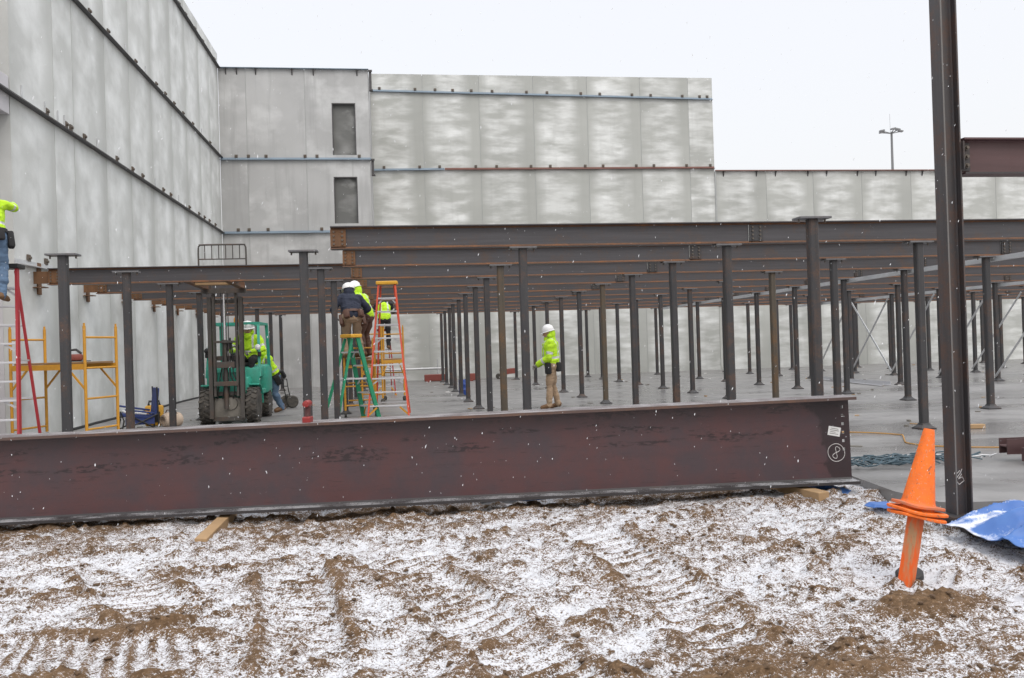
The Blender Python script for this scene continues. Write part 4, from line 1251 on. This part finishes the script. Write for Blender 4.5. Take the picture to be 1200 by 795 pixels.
def forklift():
    t = empty('forklift', (-3.36, 17.48, 0), R(-1), 'turquoise forklift with raised mast and muddy tyres, holding up a beam end', 'forklift')
    for x in (-.445, .445): tyre(t, x, 0, .345, .22, .18)
    for x in (-.44, .44): tyre(t, x, 1.48, .275, .18, .14)
    T = M['turq']
    b = MB()
    b.box((0, .80, .66), (.74, 1.75, .50), b=.04)                       # frame between the wheels
    b.box((0, 1.45, .82), (1.06, .72, .62), b=.08)                      # counterweight hood
    b.box((0, .95, .99), (.92, .9, .22), b=.05)
    b.box((0, 1.84, .62), (1.0, .16, .7), b=.06)
    b.build('body', T, t, True)
    for s in (-1, 1):
        f_ = MB(); P = []
        for i in range(9):
            a = R(2) + i * R(100) / 8
            P.append((math.cos(a) * .42, math.sin(a) * .42))
        for i in range(8):
            y0_, z0 = P[i]; y1_, z1 = P[i + 1]
            f_.bar((s * .445, y0_ + .02, .345 + z0), (s * .445, y1_ + .02, .345 + z1), .235, .02, up=(0, y0_ + .001, z0))
        f_.build('fender', T, t)
        f2 = MB(); f2.box((s * .47, .56, .60), (.20, .34, .10), b=.02); f2.build('entry_step', T, t)
    c_ = MB(); c_.box((0, .30, .86), (1.04, .10, .44), b=.02); c_.box((0, .22, .78), (.62, .14, .26), b=.015); c_.build('front_cowl', T, t, True)
    c_ = MB(); c_.box((0, -.16, .82), (.66, .05, .42), b=.01)
    for x in (-.18, -.08, .12, .2): c_.cyl((x, -.19, .74), (x, -.183, .74), .02, n=10)
    c_.build('mast_crossplate', T, t)
    # overhead guard
    pts = {}
    for s in (-1, 1):
        g = MB(); g.bar((s * .52, .30, .90), (s * .47, .55, 1.98), .055, .055); g.build('guard_post', T, t)
        g = MB(); g.bar((s * .50, 1.62, 1.0), (s * .48, 1.48, 1.98), .06, .06); g.build('guard_post', T, t)
    g = MB()
    for s in (-1, 1): g.bar((s * .47, .52, 2.0), (s * .48, 1.52, 2.0), .055, .05)
    for y in (.54, 1.50): g.bar((-.46, y, 2.003), (.46, y, 2.003), .05, .05)
    for i in range(6): g.bar((-.30 + i * .12, .56, 2.005), (-.30 + i * .12, 1.48, 2.005), .02, .04)
    g.build('guard_roof', T, t)
    # mast: outer channels, raised inner channels, cylinder and chains
    G = M['greasy']
    for s in (-1, 1):
        m_ = MB(); m_.sweep((s * .29, -.30, .12), (s * .29, -.30, 2.50), [(-.02 - .01, -.06), (.045, -.06), (.045, -.045), (-.012, -.045), (-.012, .045), (.045, .045), (.045, .06), (-.03, .06)] if s < 0 else [(.03, -.06), (-.045, -.06), (-.045, -.045), (.012, -.045), (.012, .045), (-.045, .045), (-.045, .06), (.03, .06)], up=(0, 1, 0))
        m_.build('outer_mast', G, t)
        m_ = MB(); m_.ibeam((s * .215, -.32, .55), (s * .215, -.32, 2.66), .10, .045, .014, .012, up=(0, 1, 0)); m_.build('inner_mast', G, t)
        ch = MB(); ch.box((s * .065, -.37, 1.75), (.016, .012, 1.75)); ch.build('lift_chain', M['steel'], t)
    for y_, z, ww, hh in ((-.235, .10, .62, .08), (-.235, .60, .62, .08), (-.235, 1.30, .62, .09), (-.235, 2.42, .62, .08), (-.40, .80, .46, .09), (-.40, 1.17, .34, .12), (-.385, 1.62, .42, .045), (-.385, 2.60, .44, .06)):
        MB().box((0, y_, z), (ww, .04, hh), b=.006).build('mast_crossbar', G, t)
    cy = MB(); cy.cyl((-.02, -.30, .30), (-.02, -.30, 1.62), .045, n=14); cy.cyl((-.02, -.30, 1.58), (-.02, -.30, 1.66), .055, n=14); cy.build('lift_cylinder', M['greasy'], t, True)
    cy = MB(); cy.cyl((-.02, -.30, 1.62), (-.02, -.30, 2.64), .027, n=12); cy.build('piston_rod', M['chrome'], t, True)
    ax = MB(); ax.box((0, .0, .36), (.62, .26, .28), b=.05); ax.cyl((-.36, 0, .345), (.36, 0, .345), .09, n=14); ax.box((0, -.20, .30), (.58, .03, .42), b=.01); ax.lathe([(.0, -.14), (.12, -.13), (.15, 0)], 16, (.05, -.12, .4), Euler((R(-90), 0, 0)).to_matrix()); ax.build('front_axle', M['mudiron'], t, True)
    hs = MB()
    for i in range(5):
        x = -.2 + i * .1
        hs.tube(smooth_path([(x, -.26, .5), (x + .05, -.34, .75), (x * .6, -.28, 1.0), (x * .4 + .05, -.33, 1.35), (.08, -.30, 1.7)], 5), .012, 6)
    hs.build('hydraulic_hose', M['black'], t, True)
    # carriage, forks, load backrest at the top
    ca = MB(); ca.box((0, -.40, 2.62), (.86, .045, .10)); ca.box((0, -.40, 3.02), (.90, .045, .08)); ca.box((-.25, -.39, 2.82), (.05, .04, .4)); ca.box((.25, -.39, 2.82), (.05, .04, .4))
    cr_ = ca.build('carriage', G, t)
    for s in (-.33, .36):
        f_ = MB(); f_.prism([(0, 0), (0, .44), (-.05, .44), (-.05, .045), (-1.42, .045), (-1.42, .035), (-.4, 0)], (s - .055, -.43, 2.655), (0, 1, 0), (0, 0, 1), (1, 0, 0), .11)
        f_.build('fork', M['rust_edge'], cr_)
    br = MB()
    br.tube(smooth_path([(-.45, -.42, 3.02), (-.45, -.42, 3.42), (-.43, -.42, 3.50), (-.36, -.42, 3.52), (.36, -.42, 3.52), (.43, -.42, 3.50), (.45, -.42, 3.42), (.45, -.42, 3.02)], 4), .017, 8)
    br.cyl((-.45, -.42, 3.24), (.45, -.42, 3.24), .012, n=8)
    for i in range(6): br.cyl((-.33 + i * .132, -.42, 3.24), (-.33 + i * .132, -.42, 3.51), .010, n=6)
    br.build('load_backrest', M['greasy'], cr_, True)
    for s in (-1, 1):
        hl = MB(); hl.lathe([(0, -.05), (.055, -.045), (.062, -.01), (.05, .03), (.0, .05)], 14, (s * .50, .27, 1.50 if s > 0 else 1.45), Euler((R(90), 0, 0)).to_matrix()); h_ = hl.build('headlight', M['white'] if s > 0 else M['black'], t, True)
        hb = MB(); hb.cyl((s * .46, .40, 1.42), (s * .50, .30, 1.48), .012, n=6); hb.box((s * .52, .33, 1.36), (.07, .06, .10), b=.015); hb.build('bracket', M['black'], h_)
    bc = MB(); bc.lathe([(.05, 0), (.05, .04), (.042, .09), (.02, .11), (0, .112)], 14, (.02, .60, 2.03)); bc.build('beacon', M['beacon'], t, True)
    se = MB(); se.box((0, 1.06, 1.14), (.48, .46, .10), b=.03); se.box((0, 1.28, 1.42), (.46, .10, .46), rot=(R(-8), 0, 0), b=.04); se.build('seat', M['black'], t, True)
    sw = MB(); sw.tube([(math.cos(a) * .17, .52 + math.sin(a) * .10, 1.40 + math.sin(a) * .13) for a in np.linspace(0, 2 * PI, 25)], .014, 6); sw.cyl((0, .40, 1.05), (0, .52, 1.40), .022, n=8); sw.build('steering_wheel', M['black'], t, True)
    gt = MB(); gt.cyl((.40, 1.80, .95), (.40, 1.80, 1.25), .03, n=8); gt.build('exhaust', M['mudiron'], t)
    return t
forklift()
timber((-3.36, 16.13, 2.68), (.62, .17, .045), (0, 0, 0), 'timber packing between the raised forks and the beam', 'wood_old')

# ------------------------------------------------------------------ people
def nrm(v): return Vector(v).normalized()
def hand_prims(wr, d, nrml, side, curl, mat, scale=1.0):
    """palm, four unequal bent fingers and a thumb; d: pointing dir, nrml: palm normal, side: +1/-1 thumb side"""
    wr = Vector(wr); d = nrm(d); n = Vector(nrml); n = nrm(n - d * n.dot(d)); s = d.cross(n) * side
    P = []
    for k in (-.026, -.009, .009, .026):
        P.append((wr + s * k * .6, wr + d * .085 * scale + s * k, .017, .016, mat))
    Ls = (.072, .082, .076, .060)
    for i, k in enumerate((.030, .010, -.010, -.030)):
        a = wr + d * .085 * scale + s * k
        d1 = nrm(d * math.cos(curl) + n * math.sin(curl)); b = a + d1 * Ls[i] * .55
        d2 = nrm(d * math.cos(curl * 2.1) + n * math.sin(curl * 2.1)); c = b + d2 * Ls[i] * .5
        P.append((a, b, .0105, .0098, mat)); P.append((b, c, .0098, .0088, mat))
    a = wr + d * .022 + s * .026; b = a + nrm(d * .55 + s * .75 + n * .25) * .045; c = b + nrm(d * .8 + s * .2 + n * .45) * .036
    P.append((a, b, .014, .012, mat)); P.append((b, c, .012, .010, mat))
    return P
def person(label, loc, rz, J, jac, trou, boot, glove='glove', hood=True, hat=True, face=True, stripes=True, hood_mat=None, headrot=(0, 0, 0), bulk=1.0, vest=None, belt=None, handdir=None, curl=(1.0, 1.0), hat_mat='white'):
    g = {k: Vector(v) for k, v in J.items()}
    mats = ['skin', 'eye', 'lip', jac, trou, boot, glove, 'refl', hood_mat or jac, vest or jac]
    SK, EY, LI, JA, TR, BO, GL, RE, HO_, VE = range(10)
    P = []
    pel, ch, nk, hd = g['pel'], g['chest'], g['neck'], g['head']
    hl, hr, sl_, sr_ = g['hl'], g['hr'], g['sl'], g['sr']
    ac = nrm(sr_ - sl_)
    B = bulk
    P += [(hl + ac * .02, hr - ac * .02, .125 * B, .125 * B, TR)]
    P += [(pel - ac * .055 + Vector((0, 0, .02)), ch - ac * .075, .135 * B, .135 * B, VE), (pel + ac * .055 + Vector((0, 0, .02)), ch + ac * .075, .135 * B, .135 * B, VE)]
    P += [(pel * .85 + ch * .15, ch, .145 * B, .15 * B, VE)]
    P += [(sl_ + ac * .04, sr_ - ac * .04, .088 * B, .088 * B, JA), (ch, nk, .13 * B, .075, JA), (nk, hd + (nk - hd) * .35, .060, .058, SK)]
    for s, (h, k, a, to) in ((-1, ('hl', 'kl', 'al', 'tl')), (1, ('hr', 'kr', 'ar', 'tr'))):
        P += [(g[h], g[k], .098 * B, .072, TR), (g[k], g[a], .072, .062, TR)]
        P += [(g[a] + Vector((0, 0, -.01)), g[to], .053, .045, BO), (g[a] + Vector((0, 0, .03)), g[a] + (g[a] - g[to]) * .18 + Vector((0, 0, -.025)), .055, .048, BO)]
    for s, (h, e_, wv) in ((-1, ('sl', 'el', 'wl')), (1, ('sr', 'er', 'wr'))):
        P += [(g[h], g[e_], .076 * B, .062 * B, JA), (g[e_], g[wv], .062 * B, .048 * B, JA)]
    arms = [len(P) - 3, len(P) - 1]
    uparms = [len(P) - 4, len(P) - 2]
    for i, (e_, wv, s) in enumerate((('el', 'wl', -1), ('er', 'wr', 1))):
        d = (handdir or {}).get(wv) or (g[wv] - g[e_])
        nn = Vector((0, 0, -1)) if abs(nrm(d).z) < .8 else Vector((0, 1, 0))
        if wv + '_n' in J: nn = g[wv + '_n']
        P += hand_prims(g[wv] + nrm(g[wv] - g[e_]) * .03, d, nn, -s if False else s, curl[i], GL, 1.05)
    # head
    HR = Euler(headrot).to_matrix()
    def hp(x, y, z): return hd + HR @ Vector((x, y, z))
    P += [(hp(0, -.012, .025), hp(0, .012, .022), .094, .090, SK), (hp(0, .02, -.03), hp(0, .035, -.075), .074, .052, SK)]
    if face:
        P += [(hp(0, .096, .012), hp(0, .113, -.024), .011, .017, SK)]
        P += [(hp(-.030, .094, .034), hp(.030, .094, .034), .012, .012, SK)]
        for s in (-1, 1):
            P += [(hp(s * .033, .094, .013), hp(s * .033, .095, .013), .0125, .0125, EY), (hp(s * .088, -.002, -.005), hp(s * .09, -.01, .02), .019, .02, SK)]
        P += [(hp(-.020, .086, -.055), hp(.020, .086, -.055), .0095, .0095, LI)]
    if hood:
        P += [(hp(0, -.045, .03), hp(0, -.05, -.03), .108, .108, HO_), (hp(-.075, -.02, -.05), hp(.075, -.02, -.05), .055, .055, HO_), (hp(0, .045, -.125), hp(0, -.05, -.12), .075, .09, HO_)]
    else:
        P += [(nk - Vector((0, .02, -.0)), nk + Vector((0, .015, .01)), .082, .08, JA)]
    # one skin over all of it
    mb = MB()
    NS = 12
    for a, b, ra, rb, mi in P:
        a, b = Vector(a), Vector(b)
        d = b - a
        if d.length < 1e-5: d = Vector((0, 0, 1e-3)); b = a + d
        dd, s, t_ = frame_from(d)
        V, F = [], []
        rings = []
        for ang in (-75, -50, -25, 0): rings.append((a + dd * (ra * math.sin(R(ang))), ra * math.cos(R(ang))))
        for ang in (0, 25, 50, 75): rings.append((b + dd * (rb * math.sin(R(ang))), rb * math.cos(R(ang))))
        for c, r_2 in rings:
            for i in range(NS):
                an = 2 * PI * i / NS
                V.append(c + s * (math.cos(an) * r_2) + t_ * (math.sin(an) * r_2))
        nr = len(rings)
        for k in range(nr - 1):
            for i in range(NS):
                j = (i + 1) % NS
                F.append((k * NS + i, k * NS + j, (k + 1) * NS + j, (k + 1) * NS + i))
        F.append(tuple(reversed(range(NS)))); F.append(tuple(range((nr - 1) * NS, nr * NS)))
        mb.add(V, F)
    tmp = mb.build('tmp_body', [M['skin']])
    rmod = tmp.modifiers.new('r', 'REMESH'); rmod.mode = 'VOXEL'; rmod.voxel_size = .0075; rmod.adaptivity = 0
    smod = tmp.modifiers.new('s', 'SMOOTH'); smod.factor = .5; smod.iterations = 3
    dg = bpy.context.evaluated_depsgraph_get(); dg.update()
    me = bpy.data.meshes.new_from_object(tmp.evaluated_get(dg))
    old = tmp.data
    bpy.data.objects.remove(tmp); bpy.data.meshes.remove(old)
    me.materials.clear()
    for m in mats: me.materials.append(M[m])
    nf = len(me.polygons)
    C = np.empty(nf * 3); me.polygons.foreach_get('center', C); C = C.reshape(-1, 3)
    # wrinkles in the cloth
    nv = len(me.vertices); VC = np.empty(nv * 3); me.vertices.foreach_get('co', VC); VC = VC.reshape(-1, 3)
    VN = np.empty(nv * 3); me.vertex_normals.foreach_get('vector', VN); VN = VN.reshape(-1, 3)
    best = np.full(nf, 9e9); who = np.zeros(nf, int); tpar = np.zeros(nf)
    for i, (a, b, ra, rb, mi) in enumerate(P):
        a, b = np.array(a), np.array(b); d = b - a; L2 = max((d * d).sum(), 1e-9)
        tt = np.clip((C - a) @ d / L2, 0, 1)
        dist = np.linalg.norm(C - a - tt[:, None] * d, axis=1) - (ra + (rb - ra) * tt)
        up = dist < best
        best[up] = dist[up]; who[up] = i; tpar[up] = tt[up]
    mi = np.array([p[4] for p in P])[who]
    if stripes:
        for ai in arms: mi[(who == ai) & (tpar > .42) & (tpar < .60)] = RE
        for ai in uparms: mi[(who == ai) & (tpar > .62) & (tpar < .80)] = RE
        tor = (mi == VE) & ((who <= 3) | False)
        axv = np.array(ch - pel); tz = (C - np.array(pel)) @ axv / (axv @ axv)
        mi[tor & (tz > .34) & (tz < .46)] = RE
        side_ = (C - np.array(pel)) @ np.array(ac)
        mi[((mi == VE) | (mi == JA)) & (who <= 5) & (np.abs(np.abs(side_) - .105) < .022) & (tz > .46)] = RE
    me.polygons.foreach_set('material_index', mi.astype(np.int32))
    cloth = sstep(.62, .72, np.abs(VC[:, 2] * 0 + .7))
    dz = np.linalg.norm(VC - np.array(hd), axis=1) > .17
    for wn in ('wl', 'wr'): dz &= np.linalg.norm(VC - np.array(g[wn]), axis=1) > .22
    wr_ = (fbm(VC[:, 0] * 7 + VC[:, 1] * 5, VC[:, 2] * 13 + VC[:, 1] * 3, 3, 77) - .5) * .048
    VC = VC + VN * (wr_ * dz)[:, None]
    me.vertices.foreach_set('co', VC.ravel())
    me.polygons.foreach_set('use_smooth', [True] * nf)
    me.update(); me.name = 'person'
    o = bpy.data.objects.new('person', me); link(o)
    o.location = loc; o.rotation_euler = (0, 0, rz)
    tag(o, label, 'person')
    if hat:
        h = MB()
        h.lathe([(.128, .0), (.131, .012), (.130, .03), (.124, .065), (.104, .105), (.07, .130), (.03, .142), (0, .144)], 26)
        n = 26; V = []; F = []
        for i in range(n):
            a = 2 * PI * i / n; fr = max(0, math.sin(a)) ** 2
            for r_2, z in ((.126, .004), (.142 + .035 * fr, -.006 - .004 * fr), (.142 + .035 * fr, -.011 - .004 * fr), (.122, -.004)): V.append((math.cos(a) * r_2, math.sin(a) * r_2 * 1.06, z))
        for i in range(n):
            for q_ in range(3):
                F.append((i * 4 + q_, ((i + 1) % n) * 4 + q_, ((i + 1) % n) * 4 + q_ + 1, i * 4 + q_ + 1))
        h.add(V, F)
        for xx in (-.035, 0, .035): h.tube([(xx, math.cos(a) * .128, .012 + math.sin(a) * (.134 - abs(xx) * .35)) for a in np.linspace(.3, PI - .3, 12)], .007, 5)
        ho = h.build('hard_hat', M[hat_mat], o, True)
        ho.matrix_local = Matrix.Translation(hd + HR @ Vector((0, -.012, .048))) @ (HR @ Euler((R(-6), 0, 0)).to_matrix()).to_4x4()
    if belt:
        bb = MB()
        up = nrm(ch - pel); c0 = pel + up * .04; fw = nrm(up.cross(-ac)) if False else nrm(ac.cross(up)) * -1
        ring = [c0 + ac * (math.cos(a) * .205) + fw * (math.sin(a) * .165) for a in np.linspace(0, 2 * PI, 25)]
        for i in range(24): bb.bar(ring[i], ring[i + 1], .012, .055, up=up)
        bo_ = bb.build('tool_belt', M[belt], o)
        for a, wd, ht in ((.4, .14, .24), (PI - .4, .14, .24), (-.9, .12, .18), (PI + .9, .12, .2)):
            pp = c0 + ac * (math.cos(a) * .235) + fw * (math.sin(a) * .19) - up * (ht * .45)
            k = MB(); dirv = ac * math.cos(a) + fw * math.sin(a); tg = up.cross(dirv)
            rm_ = Matrix((nrm(tg), nrm(dirv), up)).transposed()
            k.box(pp, (wd, .085, ht), rot=rm_, b=.025); k.build('pouch', M[belt], bo_, True)
    return o

STAND = dict(pel=(0, 0, .94), chest=(0, .01, 1.32), neck=(0, .0, 1.47), head=(0, .035, 1.62), hl=(-.10, 0, .92), hr=(.10, 0, .92), kl=(-.11, .03, .50), kr=(.11, .03, .50),
             al=(-.12, -.02, .09), ar=(.12, -.02, .09), tl=(-.14, .14, .045), tr=(.14, .14, .045), sl=(-.20, 0, 1.40), sr=(.20, 0, 1.40),
             el=(-.27, -.02, 1.12), er=(.27, -.02, 1.12), wl=(-.26, .10, .88), wr=(.26, .10, .88))
def pose(**kw):
    d = dict(STAND); d.update(kw); return d

# the standing worker in profile, looking at the post in front of him
person('person standing on the slab in lime hooded jacket and tan trousers, hands at the waist', (3.22, 17.75, 0), R(80),
       pose(el=(-.25, .05, 1.10), er=(.25, .05, 1.10), wl=(-.12, .28, .97), wr=(.10, .28, .94), kl=(-.12, .05, .50), kr=(.12, -.02, .50), al=(-.13, .07, .09), ar=(.13, -.12, .09), tl=(-.14, .22, .045), tr=(.15, .03, .045), head=(0, .05, 1.61)),
       'lime', 'khaki', 'boot', headrot=(R(-8), 0, 0), belt='blackcloth', handdir={'wl': Vector((.3, .8, -.3)), 'wr': Vector((-.3, .8, -.2))}, bulk=1.22)
# man in the navy jacket on the scaffold, seen from behind
person('person in navy jacket and tan trousers with brown tool belt, bending over on the scaffold', (-.94, 17.55, 1.225), R(14),
       pose(pel=(0, -.08, .86), chest=(0, .10, 1.16), neck=(.02, .19, 1.28), head=(.0, .27, 1.37), hl=(-.10, -.08, .84), hr=(.10, -.08, .84), sl=(-.20, .11, 1.23), sr=(.20, .11, 1.23), el=(-.36, .06, 1.00), er=(.36, .08, 1.00), wl=(-.30, .26, .86), wr=(.20, .26, .88), kl=(-.12, .10, .47), kr=(.13, .08, .47), al=(-.13, 0, .09), ar=(.18, -.06, .09), tl=(-.15, .15, .045), tr=(.22, .09, .045)),
       'navy', 'khaki', 'boot', glove='blackcloth', hood=True, hood_mat='navy', headrot=(R(-14), 0, 0), stripes=False, belt='leather', bulk=1.08)
person('person in lime hooded jacket and white hard hat beside the man in navy', (-.70, 18.05, 1.225), R(62),
       pose(pel=(0, -.06, .88), chest=(0, .08, 1.19), neck=(0, .15, 1.32), head=(0, .22, 1.43), sl=(-.20, .08, 1.27), sr=(.20, .08, 1.27), el=(-.27, .24, 1.10), er=(.28, .22, 1.08), wl=(-.15, .44, 1.14), wr=(.16, .44, 1.10), hl=(-.10, -.06, .86), hr=(.10, -.06, .86)),
       'lime', 'leather', 'boot', headrot=(R(-12), 0, R(10)))
person('person in lime vest and black trousers half hidden behind the orange ladder', (-.40, 25.25, 1.36), R(8),
       pose(pel=(0, -.02, .92), chest=(0, .10, 1.27), neck=(0, .18, 1.40), head=(0, .28, 1.49), sl=(-.20, .11, 1.34), sr=(.20, .11, 1.34), el=(-.33, .20, 1.14), er=(.30, .22, 1.14), wl=(-.28, .44, 1.20), wr=(.2, .45, 1.18), hl=(-.09, -.02, .9), hr=(.09, -.02, .9), al=(-.09, -.02, .09), ar=(.10, -.02, .09)),
       'blackcloth', 'blackcloth', 'boot', vest='lime', hood=True, hood_mat='blackcloth', hat=False, headrot=(R(-30), 0, 0))
# forklift driver
person('person in lime jacket seated at the wheel of the turquoise forklift', (-3.16, 18.5, .32), R(176),
       pose(pel=(0, -.05, .97), hl=(-.10, -.05, .95), hr=(.10, -.05, .95), chest=(.0, -.03, 1.32), neck=(.0, .02, 1.44), head=(.0, .06, 1.56), sl=(-.21, -.02, 1.38), sr=(.21, -.02, 1.38), kl=(-.15, .40, .93), kr=(.15, .40, .93), al=(-.16, .50, .52), ar=(.16, .50, .52), tl=(-.17, .66, .49), tr=(.17, .66, .49), el=(-.33, .10, 1.14), er=(.33, .10, 1.14), wl=(-.14, .36, 1.10), wr=(.14, .36, 1.10)),
       'lime', 'blackcloth', 'boot', headrot=(R(-4), 0, R(5)), curl=(1.2, 1.2))
# man leaning at the rear of the forklift
person('person in lime hooded jacket and blue jeans leaning on the rear of the forklift', (-2.98, 20.0, 0), R(128),
       pose(pel=(0, -.12, .84), hl=(-.10, -.12, .82), hr=(.10, -.12, .82), chest=(0, .08, 1.16), neck=(0, .16, 1.28), head=(0, .22, 1.41), sl=(-.20, .08, 1.24), sr=(.20, .08, 1.24), el=(-.27, .24, 1.02), er=(.27, .24, 1.02), wl=(-.15, .46, 1.02), wr=(.15, .46, 1.0), kl=(-.12, -.08, .43), kr=(.12, -.18, .43), al=(-.12, -.24, .09), ar=(.13, -.40, .09), tl=(-.13, -.08, .045), tr=(.14, -.25, .045)),
       'lime', 'denim', 'boot', headrot=(R(-6), 0, R(-10)), belt='blackcloth')
# worker high on the red ladder
person('person in lime jacket and blue jeans high on the red ladder, arms raised', (-5.64, 12.72, 2.22), R(8),
       pose(el=(-.30, .20, 1.30), er=(.24, .20, 1.36), wl=(-.2, .42, 1.40), wr=(.16, .44, 1.44), chest=(-.05, .06, 1.27), neck=(-.14, .10, 1.40), head=(-.24, .18, 1.50), sl=(-.26, .04, 1.33), sr=(.15, .04, 1.37), kl=(-.10, .08, .50), kr=(.12, .06, .50)),
       'lime', 'denim', 'boot', hood=False, headrot=(R(-20), 0, 0), belt='blackcloth')

# ------------------------------------------------------------------ falling snow and welding sparks
def snow():
    r2 = random.Random(11); mb = MB()
    for i in range(3200):
        d = 2.6 + 9.5 * r2.random() ** .9
        px, py = r2.uniform(-640, 640), r2.uniform(-430, 430)
        p = CAMLOC + (cf + cr * (px / f_px) + cu * (py / f_px)) * d
        if p.z < .02: continue
        s = r2.uniform(.0009, .0023)
        ax = nrm((r2.uniform(-.7, .2), r2.uniform(-.3, .3), -1)); a, b, c = frame_from(ax)
        l = s * r2.uniform(1.5, 4.5)
        V = [p + a * l, p - a * l, p + b * s, p - b * s, p + c * s, p - c * s]
        mb.add(V, [(0, 2, 4), (0, 4, 3), (0, 3, 5), (0, 5, 2), (1, 4, 2), (1, 3, 4), (1, 5, 3), (1, 2, 5)])
    o = mb.build('falling_snow', M['snowflake'], smooth=True, fix=False)
    tag(o, kind='stuff')
snow()
